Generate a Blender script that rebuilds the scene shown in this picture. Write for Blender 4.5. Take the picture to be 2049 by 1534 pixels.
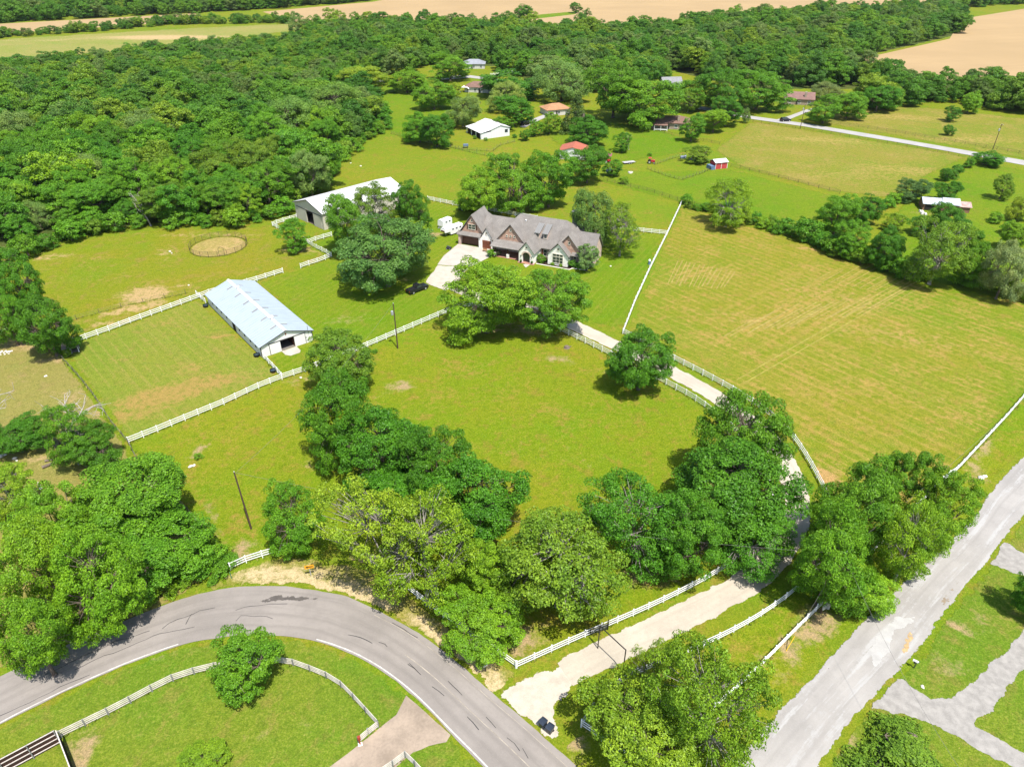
import bpy, math, random
import numpy as np
from mathutils import Vector, noise as mnoise
from mathutils.geometry import delaunay_2d_cdt, tessellate_polygon
R = math.radians
for o in list(bpy.data.objects): bpy.data.objects.remove(o)
SC = bpy.context.scene
COL = SC.collection

# ------------------------------------------------------------------ camera, sky, sun, exposure
CAM_H, CAM_PITCH, FOC, PW, PH = 75.0, R(33.0), 1400.0, 2049, 1534
cam = bpy.data.cameras.new('camera'); cam_o = bpy.data.objects.new('camera', cam); COL.objects.link(cam_o)
cam_o.location = (0, 0, CAM_H); cam_o.rotation_euler = (math.pi/2 - CAM_PITCH, 0, 0)
cam.sensor_fit = 'HORIZONTAL'; cam.sensor_width = 36.0; cam.lens = 36.0*FOC/PW
cam.clip_start = 0.5; cam.clip_end = 9000
SC.camera = cam_o
SUN_EL, SUN_AZ = R(66.0), R(-62.0)            # direction towards the sun, azimuth from +X
sun_dir = Vector((math.cos(SUN_EL)*math.cos(SUN_AZ), math.cos(SUN_EL)*math.sin(SUN_AZ), math.sin(SUN_EL)))
world = bpy.data.worlds.new('World'); SC.world = world; world.use_nodes = True
wn = world.node_tree.nodes; wl = world.node_tree.links
sky = wn.new('ShaderNodeTexSky'); sky.sky_type = 'NISHITA'; sky.sun_disc = False
sky.sun_elevation = SUN_EL; sky.sun_rotation = math.pi/2 - SUN_AZ
wl.new(sky.outputs[0], wn['Background'].inputs[0]); wn['Background'].inputs[1].default_value = 0.13
sun = bpy.data.lights.new('sun', 'SUN'); sun.energy = 4.6; sun.angle = R(0.53); sun.color = (1.0, 0.955, 0.88)
sun_o = bpy.data.objects.new('sun', sun); COL.objects.link(sun_o)
sun_o.rotation_euler = (-sun_dir).to_track_quat('-Z', 'Y').to_euler(); sun_o.location = (0, 0, 200)
SC.render.engine = 'CYCLES'
SC.view_settings.view_transform = 'Standard'; SC.view_settings.look = 'None'
SC.view_settings.exposure = 0.82; SC.view_settings.gamma = 1.0
try: SC.view_settings.use_curve_mapping = False
except Exception: pass

# ------------------------------------------------------------------ survey helpers: readings of the photograph -> metres on the ground
CP, SP = math.cos(CAM_PITCH), math.sin(CAM_PITCH)
def G(px, py, z=0.0):
    u = (px - PW/2)/FOC; v = -(py - PH/2)/FOC
    dx, dy, dz = u, CP + v*SP, -SP + v*CP
    t = (z - CAM_H)/dz
    return Vector((t*dx, t*dy, z))
def GL(pts, z=0.0): return [G(x, y, z) for x, y in pts]
def proj(P):
    P = np.asarray(P, float); z = P[..., 2] - CAM_H
    d = P[..., 1]*CP - z*SP; v = P[..., 1]*SP + z*CP
    return PW/2 + FOC*P[..., 0]/d, PH/2 - FOC*v/d, d

# ------------------------------------------------------------------ object helpers
def link(o, parent=None):
    COL.objects.link(o)
    if parent is not None: o.parent = parent
    return o
def tag(o, label=None, cat=None, group=None, kind=None):
    if label: o['label'] = label
    if cat: o['category'] = cat
    if group: o['group'] = group
    if kind: o['kind'] = kind
    return o
def thing(name, label, cat, loc=(0, 0, 0), rz=0.0, group=None):
    o = bpy.data.objects.new(name, None); o.empty_display_size = 0.3
    o.location = loc; o.rotation_euler = (0, 0, rz); link(o)
    return tag(o, label, cat, group)
class MB:
    def __init__(s): s.v = []; s.f = []; s.m = []; s.cur = 0
    def add(s, V, F):
        b = len(s.v); s.v += [tuple(p) for p in V]
        for f in F: s.f.append([b+i for i in f]); s.m.append(s.cur)
        return s
    def mat(s, i): s.cur = i; return s
    def hexa(s, p):      # 4 bottom (ccw), 4 top
        return s.add(p, [(3,2,1,0),(4,5,6,7),(0,1,5,4),(1,2,6,5),(2,3,7,6),(3,0,4,7)])
    def box(s, x0, x1, y0, y1, z0, z1):
        return s.hexa([(x0,y0,z0),(x1,y0,z0),(x1,y1,z0),(x0,y1,z0),(x0,y0,z1),(x1,y0,z1),(x1,y1,z1),(x0,y1,z1)])
    def cbox(s, c, d): return s.box(c[0]-d[0]/2,c[0]+d[0]/2,c[1]-d[1]/2,c[1]+d[1]/2,c[2]-d[2]/2,c[2]+d[2]/2)
    def prism(s, poly, a0, a1, axis='z'):
        n = len(poly)
        def P(p, a):
            if axis == 'z': return (p[0], p[1], a)
            if axis == 'y': return (p[0], a, p[1])
            return (a, p[0], p[1])
        V = [P(p, a0) for p in poly] + [P(p, a1) for p in poly]
        F = [tuple(range(n-1, -1, -1)), tuple(range(n, 2*n))] + [(i, (i+1) % n, n+(i+1) % n, n+i) for i in range(n)]
        if axis == 'y': F = [tuple(reversed(f)) for f in F]
        return s.add(V, F)
    def tube(s, p0, p1, r0, r1=None, n=6, cap=True):
        if r1 is None: r1 = r0
        p0 = Vector(p0); p1 = Vector(p1); d = (p1-p0)
        if d.length < 1e-6: return s
        d.normalize(); a = d.orthogonal().normalized(); b = d.cross(a)
        V = []
        for p, r in ((p0, r0), (p1, r1)):
            for i in range(n):
                t = 2*math.pi*i/n; V.append(p + a*(math.cos(t)*r) + b*(math.sin(t)*r))
        F = [(i, (i+1) % n, n+(i+1) % n, n+i) for i in range(n)]
        if cap: F += [tuple(range(n-1, -1, -1)), tuple(range(n, 2*n))]
        return s.add(V, F)
    def path(s, pts, r, n=6):
        for a, b in zip(pts[:-1], pts[1:]): s.tube(a, b, r, r, n)
        return s
    def lathe(s, prof, n=12, c=(0, 0, 0)):
        V = []; F = []
        for r, z in prof:
            for i in range(n):
                t = 2*math.pi*i/n; V.append((c[0]+r*math.cos(t), c[1]+r*math.sin(t), c[2]+z))
        for k in range(len(prof)-1):
            for i in range(n): F.append((k*n+i, k*n+(i+1) % n, (k+1)*n+(i+1) % n, (k+1)*n+i))
        F.append(tuple(range(n-1, -1, -1))); F.append(tuple(range((len(prof)-1)*n, len(prof)*n)))
        return s.add(V, F)
    def mesh(s, name, mats, smooth=False):
        me = bpy.data.meshes.new(name); me.from_pydata(s.v, [], s.f)
        for m in (mats if isinstance(mats, (list, tuple)) else [mats]): me.materials.append(m)
        if len(me.materials) > 1: me.polygons.foreach_set('material_index', s.m)
        if smooth: me.polygons.foreach_set('use_smooth', [True]*len(me.polygons))
        me.update(); return me
    def build(s, name, mats, parent=None, smooth=False, loc=(0, 0, 0), rz=0.0):
        o = bpy.data.objects.new(name, s.mesh(name, mats, smooth)); o.location = loc; o.rotation_euler = (0, 0, rz)
        return link(o, parent)
def inst(name, me, parent=None, loc=(0, 0, 0), rot=(0, 0, 0), sc=(1, 1, 1)):
    o = bpy.data.objects.new(name, me); o.location = loc; o.rotation_euler = rot; o.scale = sc
    return link(o, parent)

# ------------------------------------------------------------------ materials
class NT:
    def __init__(s, name):
        s.m = bpy.data.materials.new(name); s.m.use_nodes = True; s.t = s.m.node_tree; s.t.nodes.clear()
        s.out = s.t.nodes.new('ShaderNodeOutputMaterial')
    def put(s, sock, v):
        if isinstance(v, bpy.types.NodeSocket): s.t.links.new(v, sock)
        elif v is not None:
            if sock.type == 'RGBA' and hasattr(v, '__len__') and len(v) == 3: v = (*v, 1.0)
            sock.default_value = v
    def n(s, typ, ins=None, **props):
        nd = s.t.nodes.new(typ)
        for k, v in props.items(): setattr(nd, k, v)
        for k, v in (ins or {}).items(): s.put(nd.inputs[k], v)
        return nd
    def pos(s): return s.n('ShaderNodeNewGeometry').outputs['Position']
    def obj(s): return s.n('ShaderNodeTexCoord').outputs['Object']
    def noise(s, vec, scale, detail=3.0, rough=0.55, dist=0.0):
        return s.n('ShaderNodeTexNoise', {'Vector': vec, 'Scale': scale, 'Detail': detail, 'Roughness': rough, 'Distortion': dist}).outputs[0]
    def mix(s, f, a, b, mode='MIX'):
        nd = s.n('ShaderNodeMix', None, data_type='RGBA', blend_type=mode)
        s.put(nd.inputs[0], f); s.put(nd.inputs[6], a); s.put(nd.inputs[7], b); return nd.outputs[2]
    def math(s, op, a, b=None, c=None):
        nd = s.n('ShaderNodeMath', None, operation=op)
        for i, v in enumerate((a, b, c)):
            if v is not None: s.put(nd.inputs[i], v)
        return nd.outputs[0]
    def rng(s, v, a, b, c=0.0, d=1.0, smooth=True):
        nd = s.n('ShaderNodeMapRange', {'Value': v, 'From Min': a, 'From Max': b, 'To Min': c, 'To Max': d})
        if smooth: nd.interpolation_type = 'SMOOTHSTEP'
        return nd.outputs[0]
    def mapping(s, vec, rz=0.0, sc=(1, 1, 1)):
        if rz: vec = s.n('ShaderNodeMapping', {'Vector': vec, 'Rotation': (0, 0, rz)}).outputs[0]
        return s.n('ShaderNodeMapping', {'Vector': vec, 'Scale': sc}).outputs[0]
    def attr(s, name): return s.n('ShaderNodeAttribute', None, attribute_name=name).outputs['Fac']
    def bump(s, h, strength=0.3, dist=0.05):
        return s.n('ShaderNodeBump', {'Height': h, 'Strength': strength, 'Distance': dist}).outputs[0]
    def bsdf(s, col, rough=0.8, spec=0.3, metal=0.0, normal=None):
        b = s.n('ShaderNodeBsdfPrincipled', {'Base Color': col, 'Roughness': rough, 'Metallic': metal, 'Specular IOR Level': spec})
        if normal is not None: s.put(b.inputs['Normal'], normal)
        s.t.links.new(b.outputs[0], s.out.inputs[0]); return b
def feather(t, sc=0.9):
    """ragged edge: the sheet thins out towards its rim ('inn' runs from 0 at the rim to 1 inside)"""
    lk = t.out.inputs[0].links[0]; src = lk.from_socket; p = t.pos()
    n = t.noise(p, sc, 4, 0.7); a = t.rng(t.math('ADD', t.attr('inn'), t.math('MULTIPLY', t.math('SUBTRACT', n, 0.5), 1.1)), 0.44, 0.47)
    tr = t.n('ShaderNodeBsdfTransparent'); mx = t.n('ShaderNodeMixShader', {0: a, 1: tr.outputs[0], 2: src})
    t.t.links.new(mx.outputs[0], t.out.inputs[0])
def mul(c, k): return tuple(x*k for x in c[:3])
MATS = {}
def plain(name, col, rough=0.7, spec=0.3, metal=0.0, var=0.12, scale=1.5, bump=0.0, soft=0):
    if name in MATS: return MATS[name]
    t = NT(name); p = t.obj()
    a = t.noise(p, scale, 4); b = t.noise(p, scale*9, 2)
    f = t.math('ADD', t.math('MULTIPLY', a, 0.7), t.math('MULTIPLY', b, 0.3))
    c = t.mix(t.rng(f, 0.3, 0.7), mul(col, 1-var), tuple(min(1, x*(1+var)) for x in col))
    nrm = t.bump(b, bump, 0.02) if bump else None
    t.bsdf(c, rough, spec, metal, nrm)
    if soft: feather(t, soft)
    MATS[name] = t.m; return t.m
def grass(name, a, b, tan, tan_amt=0.25, dirt=(0.30, 0.22, 0.12), stripe=None, rake=None, fine=1.0, soft=0.5):
    """mown grass: broad hue drift, patches, blades-scale grain, worn patches from the 'wear' attribute"""
    t = NT(name); p = t.pos()
    n1 = t.noise(p, 0.022, 4, 0.6); n2 = t.noise(p, 0.11, 5, 0.7, 0.6); n3 = t.noise(p, 0.9, 4, 0.7); n4 = t.noise(p, 6.5, 2, 0.6); n6 = t.noise(t.mapping(p, 0.7, (1, 1, 1)), 0.055, 4, 0.7, 0.8)
    c = t.mix(t.rng(n1, 0.38, 0.62), a, b)
    c = t.mix(t.math('MULTIPLY', t.rng(n6, 0.50, 0.66), 0.65), c, t.mix(1.0, c, (0.78, 1.02, 0.8), 'MULTIPLY'))
    ftan = t.math('ADD', t.math('MULTIPLY', n2, 0.6), t.math('MULTIPLY', n3, 0.4))
    n7 = t.noise(t.mapping(p, 1.9, (1, 1, 1)), 0.30, 4, 0.72, 0.5); n8 = t.noise(t.mapping(p, 2.7, (1, 1.6, 1)), 0.42, 4, 0.7, 0.3)
    c = t.mix(t.math('MULTIPLY', t.rng(n7, 0.50, 0.68), 0.30+0.5*tan_amt), c, (tan[0]*0.80, tan[1]*0.76, tan[2]*0.7))
    c = t.mix(t.math('MULTIPLY', t.rng(n8, 0.54, 0.70), 0.45), c, (a[0]*0.74, a[1]*0.92, a[2]*1.1))
    lo = 0.64 - 0.26*tan_amt
    c = t.mix(t.math('MULTIPLY', t.rng(ftan, lo, lo+0.17), 0.85), c, mul(tan, 0.9))
    if stripe:
        ang, wid, amt = stripe
        q = t.mapping(p, -ang, (0.010, 1.0/wid, 1))
        w = t.noise(q, 1.0, 3, 0.75)
        c = t.mix(t.math('MULTIPLY', t.rng(w, 0.47, 0.66), amt*0.7), c, tan)
        wv = t.n('ShaderNodeTexWave', {'Vector': t.mapping(p, -ang, (0.02, 1, 1)), 'Scale': 0.314/(wid*1.5), 'Distortion': 1.2, 'Detail': 2, 'Detail Scale': 0.3}, wave_type='BANDS', bands_direction='Y').outputs[1]
        c = t.mix(t.math('MULTIPLY', t.math('MULTIPLY', t.rng(wv, 0.80, 0.98), t.rng(n2, 0.36, 0.56)), amt*0.8), c, tuple(min(1, x*1.12) for x in tan))
        c = t.mix(t.math('MULTIPLY', t.rng(wv, 0.30, 0.05), amt*0.35), c, mul(a, 0.8))
    if rake:
        ang, wid = rake
        w = t.noise(t.mapping(p, -ang, (0.02, 1.0/wid, 1)), 1.0, 2, 0.6)
        m = t.math('MULTIPLY', t.rng(w, 0.46, 0.62), t.attr('rake'))
        m = t.math('MULTIPLY', m, t.rng(t.noise(p, 0.3, 3), 0.3, 0.6, 0.3, 1.0))
        c = t.mix(t.math('MULTIPLY', m, 0.8), c, tan)
    wear = t.attr('wear')
    wf = t.math('ADD', wear, t.math('MULTIPLY', t.math('SUBTRACT', t.noise(p, 0.45, 5, 0.75), 0.5), 1.3))
    c = t.mix(t.math('MULTIPLY', t.rng(wf, 0.22, 0.66), t.rng(wear, 0.02, 0.25)), c, dirt)
    n5 = t.noise(p, 3.2, 3, 0.7)
    c = t.mix(t.math('MULTIPLY', t.rng(n5, 0.50, 0.68), 0.26*fine), c, tuple(min(1, x*1.1) for x in tan))
    c = t.mix(t.math('MULTIPLY', t.rng(n3, 0.54, 0.34), 0.5*fine), c, mul(a, 0.72))
    g = t.math('ADD', t.math('MULTIPLY', n4, 0.6), t.math('MULTIPLY', n5, 0.4))
    c = t.mix(t.rng(g, 0.36, 0.64), t.mix(1.0, c, (0.66, 0.70, 0.62), 'MULTIPLY'), t.mix(1.0, c, (1.16, 1.13, 1.08), 'MULTIPLY'))
    sp = t.rng(t.noise(p, 2.2, 1, 0.5), 0.74, 0.80)
    c = t.mix(t.math('MULTIPLY', sp, 0.5), c, tuple(min(1, x*1.5) for x in tan))
    t.bsdf(c, 0.95, 0.05, 0, t.bump(t.math('ADD', n3, n4), 0.5, 0.12))
    if soft: feather(t, soft)
    return t.m
def leafmat(name, rand=False, var=0.46):
    t = NT(name)
    oi = t.n('ShaderNodeObjectInfo')
    isl = t.n('ShaderNodeNewGeometry').outputs['Random Per Island']
    if rand:
        cr = t.n('ShaderNodeValToRGB', {'Fac': oi.outputs['Random']}); el = cr.color_ramp.elements
        cols = [(0.0, (0.052, 0.150, 0.014)), (0.12, (0.085, 0.200, 0.016)), (0.26, (0.040, 0.125, 0.016)), (0.40, (0.115, 0.225, 0.018)), (0.52, (0.060, 0.165, 0.018)),
                (0.64, (0.150, 0.235, 0.020)), (0.74, (0.060, 0.150, 0.022)), (0.86, (0.125, 0.195, 0.060)), (0.93, (0.095, 0.150, 0.040)), (1.0, (0.046, 0.135, 0.018))]
        el[0].position = 0; el[0].color = (*cols[0][1], 1); el[1].position = 1; el[1].color = (*cols[-1][1], 1)
        for ps, cc in cols[1:-1]: e = el.new(ps); e.color = (*cc, 1)
        base = cr.outputs[0]
    else: base = oi.outputs['Color']
    n = t.noise(t.obj(), 0.35, 3)
    c = t.mix(t.rng(n, 0.3, 0.7), t.mix(1.0, base, (0.95, 1.02, 0.9), 'MULTIPLY'), t.mix(1.0, base, (1.50, 1.34, 1.0), 'MULTIPLY'))
    c = t.mix(isl, t.mix(1.0, c, (1-var, 1-var*0.85, 1-var), 'MULTIPLY'), t.mix(1.0, c, (1+var*1.1, 1+var, 1+var*0.8), 'MULTIPLY'))
    b = t.n('ShaderNodeBsdfPrincipled', {'Base Color': c, 'Roughness': 0.48, 'Specular IOR Level': 0.22})
    tr = t.n('ShaderNodeBsdfTranslucent', {'Color': t.mix(1.0, c, (1.5, 1.3, 0.5), 'MULTIPLY')})
    mx = t.n('ShaderNodeMixShader', {0: 0.30, 1: b.outputs[0], 2: tr.outputs[0]})
    t.t.links.new(mx.outputs[0], t.out.inputs[0]); return t.m
def barkmat(name, col):
    t = NT(name); p = t.mapping(t.obj(), 0, (3, 3, 0.6)); n = t.noise(p, 2.0, 4, 0.7)
    t.bsdf(t.mix(t.rng(n, 0.3, 0.7), mul(col, 0.6), mul(col, 1.25)), 0.9, 0.1, 0, t.bump(n, 0.6, 0.05)); return t.m
def brick(name, c1, c2, mortar, sc=1.0):
    t = NT(name); p = t.obj()
    sx = t.n('ShaderNodeSeparateXYZ', {0: p}); u = t.math('ADD', sx.outputs[0], sx.outputs[1])
    q = t.n('ShaderNodeCombineXYZ', {0: u, 1: sx.outputs[2]}).outputs[0]
    b = t.n('ShaderNodeTexBrick', {'Vector': q, 'Color1': c1, 'Color2': c2, 'Mortar': mortar, 'Scale': 1.0/sc, 'Mortar Size': 0.03, 'Brick Width': 0.46, 'Row Height': 0.16, 'Bias': 0.0})
    n = t.noise(p, 1.3, 4)
    c = t.mix(t.rng(n, 0.35, 0.7), b.outputs[0], t.mix(1.0, b.outputs[0], (0.72, 0.7, 0.72), 'MULTIPLY'))
    t.bsdf(c, 0.9, 0.1, 0, t.bump(b.outputs[1], -0.4, 0.02)); return t.m
def shingle(name, c):
    t = NT(name); p = t.obj(); n = t.noise(p, 0.5, 4, 0.6); n2 = t.noise(t.mapping(p, 0, (2.2, 2.2, 6)), 1.6, 2)
    w = t.n('ShaderNodeTexWave', {'Vector': p, 'Scale': 1.1, 'Distortion': 0.3, 'Detail': 1}, wave_type='BANDS', bands_direction='Z').outputs[1]
    k = t.mix(t.rng(n, 0.3, 0.7), mul(c, 0.84), mul(c, 1.12)); k = t.mix(t.math('MULTIPLY', t.rng(n2, 0.4, 0.65), 0.6), k, mul(c, 0.66))
    k = t.mix(t.math('MULTIPLY', w, 0.22), k, mul(c, 0.6))
    t.bsdf(k, 0.95, 0.1, 0, t.bump(t.math('ADD', w, n2), 0.35, 0.03)); return t.m
def metalroof(name, c, axis='Y', pitch=0.9, rough=0.45, dirt=0.2):
    t = NT(name); p = t.obj(); n = t.noise(p, 0.35, 4, 0.6); n2 = t.noise(t.mapping(p, 0, (0.25, 2.5, 1) if axis == 'Y' else (2.5, 0.25, 1)), 1.0, 4)
    w = t.n('ShaderNodeTexWave', {'Vector': p, 'Scale': 0.314/pitch, 'Distortion': 0}, wave_type='BANDS', bands_direction=axis).outputs[1]
    rib = t.rng(w, 0.86, 0.98)
    k = t.mix(t.math('MULTIPLY', t.rng(n2, 0.42, 0.72), dirt), c, mul(c, 0.62)); k = t.mix(t.math('MULTIPLY', t.rng(n, 0.4, 0.7), 0.3), k, mul(c, 0.85))
    k = t.mix(t.math('MULTIPLY', rib, 0.5), k, mul(c, 0.62))
    t.bsdf(k, rough, 0.4, 0.0, t.bump(rib, 0.5, 0.04)); return t.m
# ------------------------------------------------------------------ ground sheets
def densify(pts, step, jit=0.0, seed=0, closed=True):
    out = []; n = len(pts); rng = range(n if closed else n-1)
    for i in rng:
        a = Vector(pts[i][:2]); b = Vector(pts[(i+1) % n][:2]); L = (b-a).length; k = max(1, int(L/step))
        nr = Vector((-(b-a).y, (b-a).x)).normalized() if L > 1e-6 else Vector((0, 0))
        for j in range(k):
            p = a.lerp(b, j/k)
            if jit and (j or not closed or True):
                w = mnoise.fractal(Vector((p.x*0.55, p.y*0.55, seed*7.3)), 1.0, 2.0, 3)
                p = p + nr*(w*jit)
            out.append(p)
    if not closed: out.append(Vector(pts[-1][:2]))
    return out
def smooth_line(pts, n=2):
    pts = [Vector(p[:2]) for p in pts]
    for _ in range(n):
        q = [pts[0]]
        for a, b in zip(pts[:-1], pts[1:]): q += [a.lerp(b, 0.25), a.lerp(b, 0.75)]
        q.append(pts[-1]); pts = q
    return pts
def inside(poly, x, y):
    x = np.asarray(x); y = np.asarray(y); r = np.zeros(x.shape, bool); n = len(poly)
    for i in range(n):
        x1, y1 = poly[i][0], poly[i][1]; x2, y2 = poly[(i+1) % n][0], poly[(i+1) % n][1]
        if y1 == y2: continue
        c = ((y1 > y) != (y2 > y)) & (x < (x2-x1)*(y-y1)/(y2-y1)+x1); r ^= c
    return r
def blobs(V, lst):
    """soft oval masks, given as (px, py, radius across, radius away, turn, strength)"""
    w = np.zeros(len(V))
    for px, py, ra, rb, ang, k in lst:
        c = G(px, py); dx = V[:, 0]-c.x; dy = V[:, 1]-c.y; ca, sa = math.cos(R(ang)), math.sin(R(ang))
        q = ((dx*ca+dy*sa)/ra)**2 + ((-dx*sa+dy*ca)/rb)**2
        w = np.maximum(w, k*np.exp(-q))
    return w
_zc = [0]
def sheet(name, poly, z, mat, spacing=0.0, wear=None, rake=None, jit=0.0, step=3.0, seed=1, kind='structure', parent=None, world=False, rim=0.0):
    if rim and not spacing: spacing = max(0.5, rim*0.6)
    if parent is None: _zc[0] += 1; z = z + 0.0021*_zc[0]
    pts = [Vector(p[:2]) for p in (poly if world else GL(poly))]
    if jit or spacing: pts = densify(pts, step, jit, seed)
    V = [Vector((p.x, p.y)) for p in pts]; n = len(V)
    if spacing:
        xs = np.array([p.x for p in V]); ys = np.array([p.y for p in V]); rs = np.random.RandomState(seed)
        gx, gy = np.meshgrid(np.arange(xs.min(), xs.max(), spacing), np.arange(ys.min(), ys.max(), spacing))
        gx = gx.ravel()+rs.uniform(-.2, .2, gx.size)*spacing; gy = gy.ravel()+rs.uniform(-.2, .2, gy.size)*spacing
        k = inside(V, gx, gy); V = V + [Vector((a, b)) for a, b in zip(gx[k], gy[k])]
        ov, oe, of, _, _, _ = delaunay_2d_cdt(V, [], [list(range(n))], 1, 1e-4)
        VV = [(p.x, p.y, 0) for p in ov]; FF = [list(f) for f in of]
    else:
        VV = [(p.x, p.y, 0) for p in V]; FF = [list(t) for t in tessellate_polygon([[Vector((p.x, p.y, 0)) for p in V]])]
    me = bpy.data.meshes.new(name); me.from_pydata(VV, [], FF); me.materials.append(mat); me.update()
    if me.polygons and sum(p.normal.z for p in me.polygons) < 0: me.flip_normals()
    A = np.array(VV)
    if rim:
        Q = np.array([(p.x, p.y) for p in pts]); Q2 = np.roll(Q, -1, 0); dmin = np.full(len(A), 1e9)
        for q1, q2 in zip(Q, Q2):
            e = q2-q1; L2 = max(1e-9, e@e); tt = np.clip(((A[:, :2]-q1)@e)/L2, 0, 1); dmin = np.minimum(dmin, np.hypot(*(A[:, :2]-(q1+tt[:, None]*e)).T))
        at = me.attributes.new('inn', 'FLOAT', 'POINT'); at.data.foreach_set('value', np.clip(dmin/rim, 0, 1).astype(np.float32))
    for an, lst in (('wear', wear), ('rake', rake)):
        if lst:
            at = me.attributes.new(an, 'FLOAT', 'POINT'); at.data.foreach_set('value', blobs(A, lst).astype(np.float32))
    o = bpy.data.objects.new(name, me); o.location = (0, 0, z); link(o, parent)
    if kind and parent is None: o['kind'] = kind
    return o
def sheetr(rim, *a, **k): return sheet(*a, rim=rim, **k)
def ribbon(name, L, Rr, z, mat, nseg=80, parent=None, jit=0.0, seed=0, kind='structure', cross=8):
    """road surface between two edge lines (world points), uv: across, metres along"""
    def resample(pts, n):
        pts = [Vector(p[:2]) for p in pts]; d = [0]
        for a, b in zip(pts[:-1], pts[1:]): d.append(d[-1]+(b-a).length)
        out = []; j = 0
        for i in range(n):
            t = d[-1]*i/(n-1)
            while j < len(d)-2 and d[j+1] < t: j += 1
            k = (t-d[j])/max(1e-9, d[j+1]-d[j]); out.append(pts[j].lerp(pts[j+1], k))
        return out, d[-1]
    A, la = resample(L, nseg); B, lb = resample(Rr, nseg); V = []; F = []; U = []
    for i in range(nseg):
        for k in range(cross+1):
            p = A[i].lerp(B[i], k/cross)
            if jit and k in (0, cross):
                dr = (A[i]-B[i]).normalized()*(1 if k == 0 else -1)
                p = p + dr*jit*mnoise.fractal(Vector((p.x*.6, p.y*.6, seed*3.1)), 1.0, 2.0, 3)
            V.append((p.x, p.y, 0)); U.append((k/cross, (la+lb)/2*i/(nseg-1)))
    for i in range(nseg-1):
        for k in range(cross):
            a = i*(cross+1)+k; F.append((a, a+1, a+cross+2, a+cross+1))
    me = bpy.data.meshes.new(name); me.from_pydata(V, [], F); me.materials.append(mat)
    uv = me.uv_layers.new(name='UVMap')
    uv.data.foreach_set('uv', np.array([U[l.vertex_index] for l in me.loops], np.float32).ravel())
    at = me.attributes.new('inn', 'FLOAT', 'POINT'); at.data.foreach_set('value', np.array([0.0 if i % (cross+1) in (0, cross) else 1.0 for i in range(len(V))], np.float32))
    me.update()
    if me.polygons[0].normal.z < 0: me.flip_normals()
    o = bpy.data.objects.new(name, me); o.location = (0, 0, z+0.06); link(o, parent)
    if kind and parent is None: o['kind'] = kind
    return o
def offset_line(pts, d):
    out = []
    for i, p in enumerate(pts):
        a = pts[max(0, i-1)]; b = pts[min(len(pts)-1, i+1)]; t = Vector((b[0]-a[0], b[1]-a[1])).normalized()
        out.append(Vector((p[0]-t.y*d, p[1]+t.x*d)))
    return out

# grass colours (albedo)
GA, GB, TAN = (0.122, 0.186, 0.007), (0.164, 0.186, 0.010), (0.275, 0.186, 0.045)
MG = grass('pasture_grass', GA, GB, TAN, 0.5)
MG_far = grass('meadow_grass', (0.124, 0.186, 0.010), (0.166, 0.188, 0.013), TAN, 0.45, soft=0)
MG_lawn = grass('lawn_grass', (0.100, 0.178, 0.006), (0.136, 0.184, 0.008), (0.23, 0.20, 0.042), 0.28, stripe=(R(62), 1.1, 0.22))
MG_front = grass('front_lawn_grass', (0.100, 0.170, 0.013), (0.140, 0.178, 0.017), (0.24, 0.195, 0.058), 0.4, soft=0.8)
MG_hay = grass('hay_stubble', (0.130, 0.180, 0.010), (0.178, 0.180, 0.016), (0.335, 0.216, 0.068), 0.55, (0.345, 0.215, 0.088), stripe=(R(-51), 1.5, 0.42), rake=(R(41), 2.2))
MG_stable = grass('stable_paddock_grass', (0.136, 0.188, 0.019), (0.168, 0.190, 0.024), (0.27, 0.20, 0.065), 0.36, (0.265, 0.185, 0.055), stripe=(R(-47), 1.3, 0.3))
MG_pen = grass('pen_paddock_grass', (0.138, 0.184, 0.008), (0.184, 0.176, 0.013), (0.275, 0.195, 0.062), 0.5, (0.36, 0.25, 0.12))
MG_dry = grass('dry_yard_grass', (0.190, 0.180, 0.045), (0.222, 0.185, 0.054), (0.30, 0.225, 0.10), 0.45, (0.33, 0.235, 0.12))
MG_verge = grass('verge_grass', (0.165, 0.178, 0.026), (0.235, 0.190, 0.048), (0.37, 0.275, 0.13), 0.6, (0.44, 0.34, 0.20), soft=0.9)
MG_olive = grass('rough_meadow_grass', (0.152, 0.180, 0.019), (0.195, 0.182, 0.030), (0.30, 0.22, 0.072), 0.6, (0.31, 0.23, 0.072))
MG_bright = grass('bright_meadow_grass', (0.098, 0.176, 0.007), (0.130, 0.184, 0.010), (0.225, 0.195, 0.045), 0.28)
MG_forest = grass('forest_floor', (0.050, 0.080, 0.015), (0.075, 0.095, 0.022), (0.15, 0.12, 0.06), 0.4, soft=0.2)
def wheat(name, c):
    t = NT(name); p = t.pos(); n = t.noise(p, 0.012, 4); n2 = t.noise(t.mapping(p, R(-18), (0.006, 0.12, 1)), 1.0, 4, 0.7); n3 = t.noise(p, 0.6, 3)
    k = t.mix(t.rng(n, 0.3, 0.7), mul(c, 0.93), mul(c, 1.06)); k = t.mix(t.math('MULTIPLY', t.rng(n2, 0.5, 0.72), 0.3), k, mul(c, 0.72))
    k = t.mix(t.math('MULTIPLY', t.rng(n3, 0.5, 0.8), 0.25), k, mul(c, 0.8))
    t.bsdf(k, 0.95, 0.05); return t.m
MW = wheat('ripe_wheat', (0.325, 0.228, 0.118))

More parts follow.
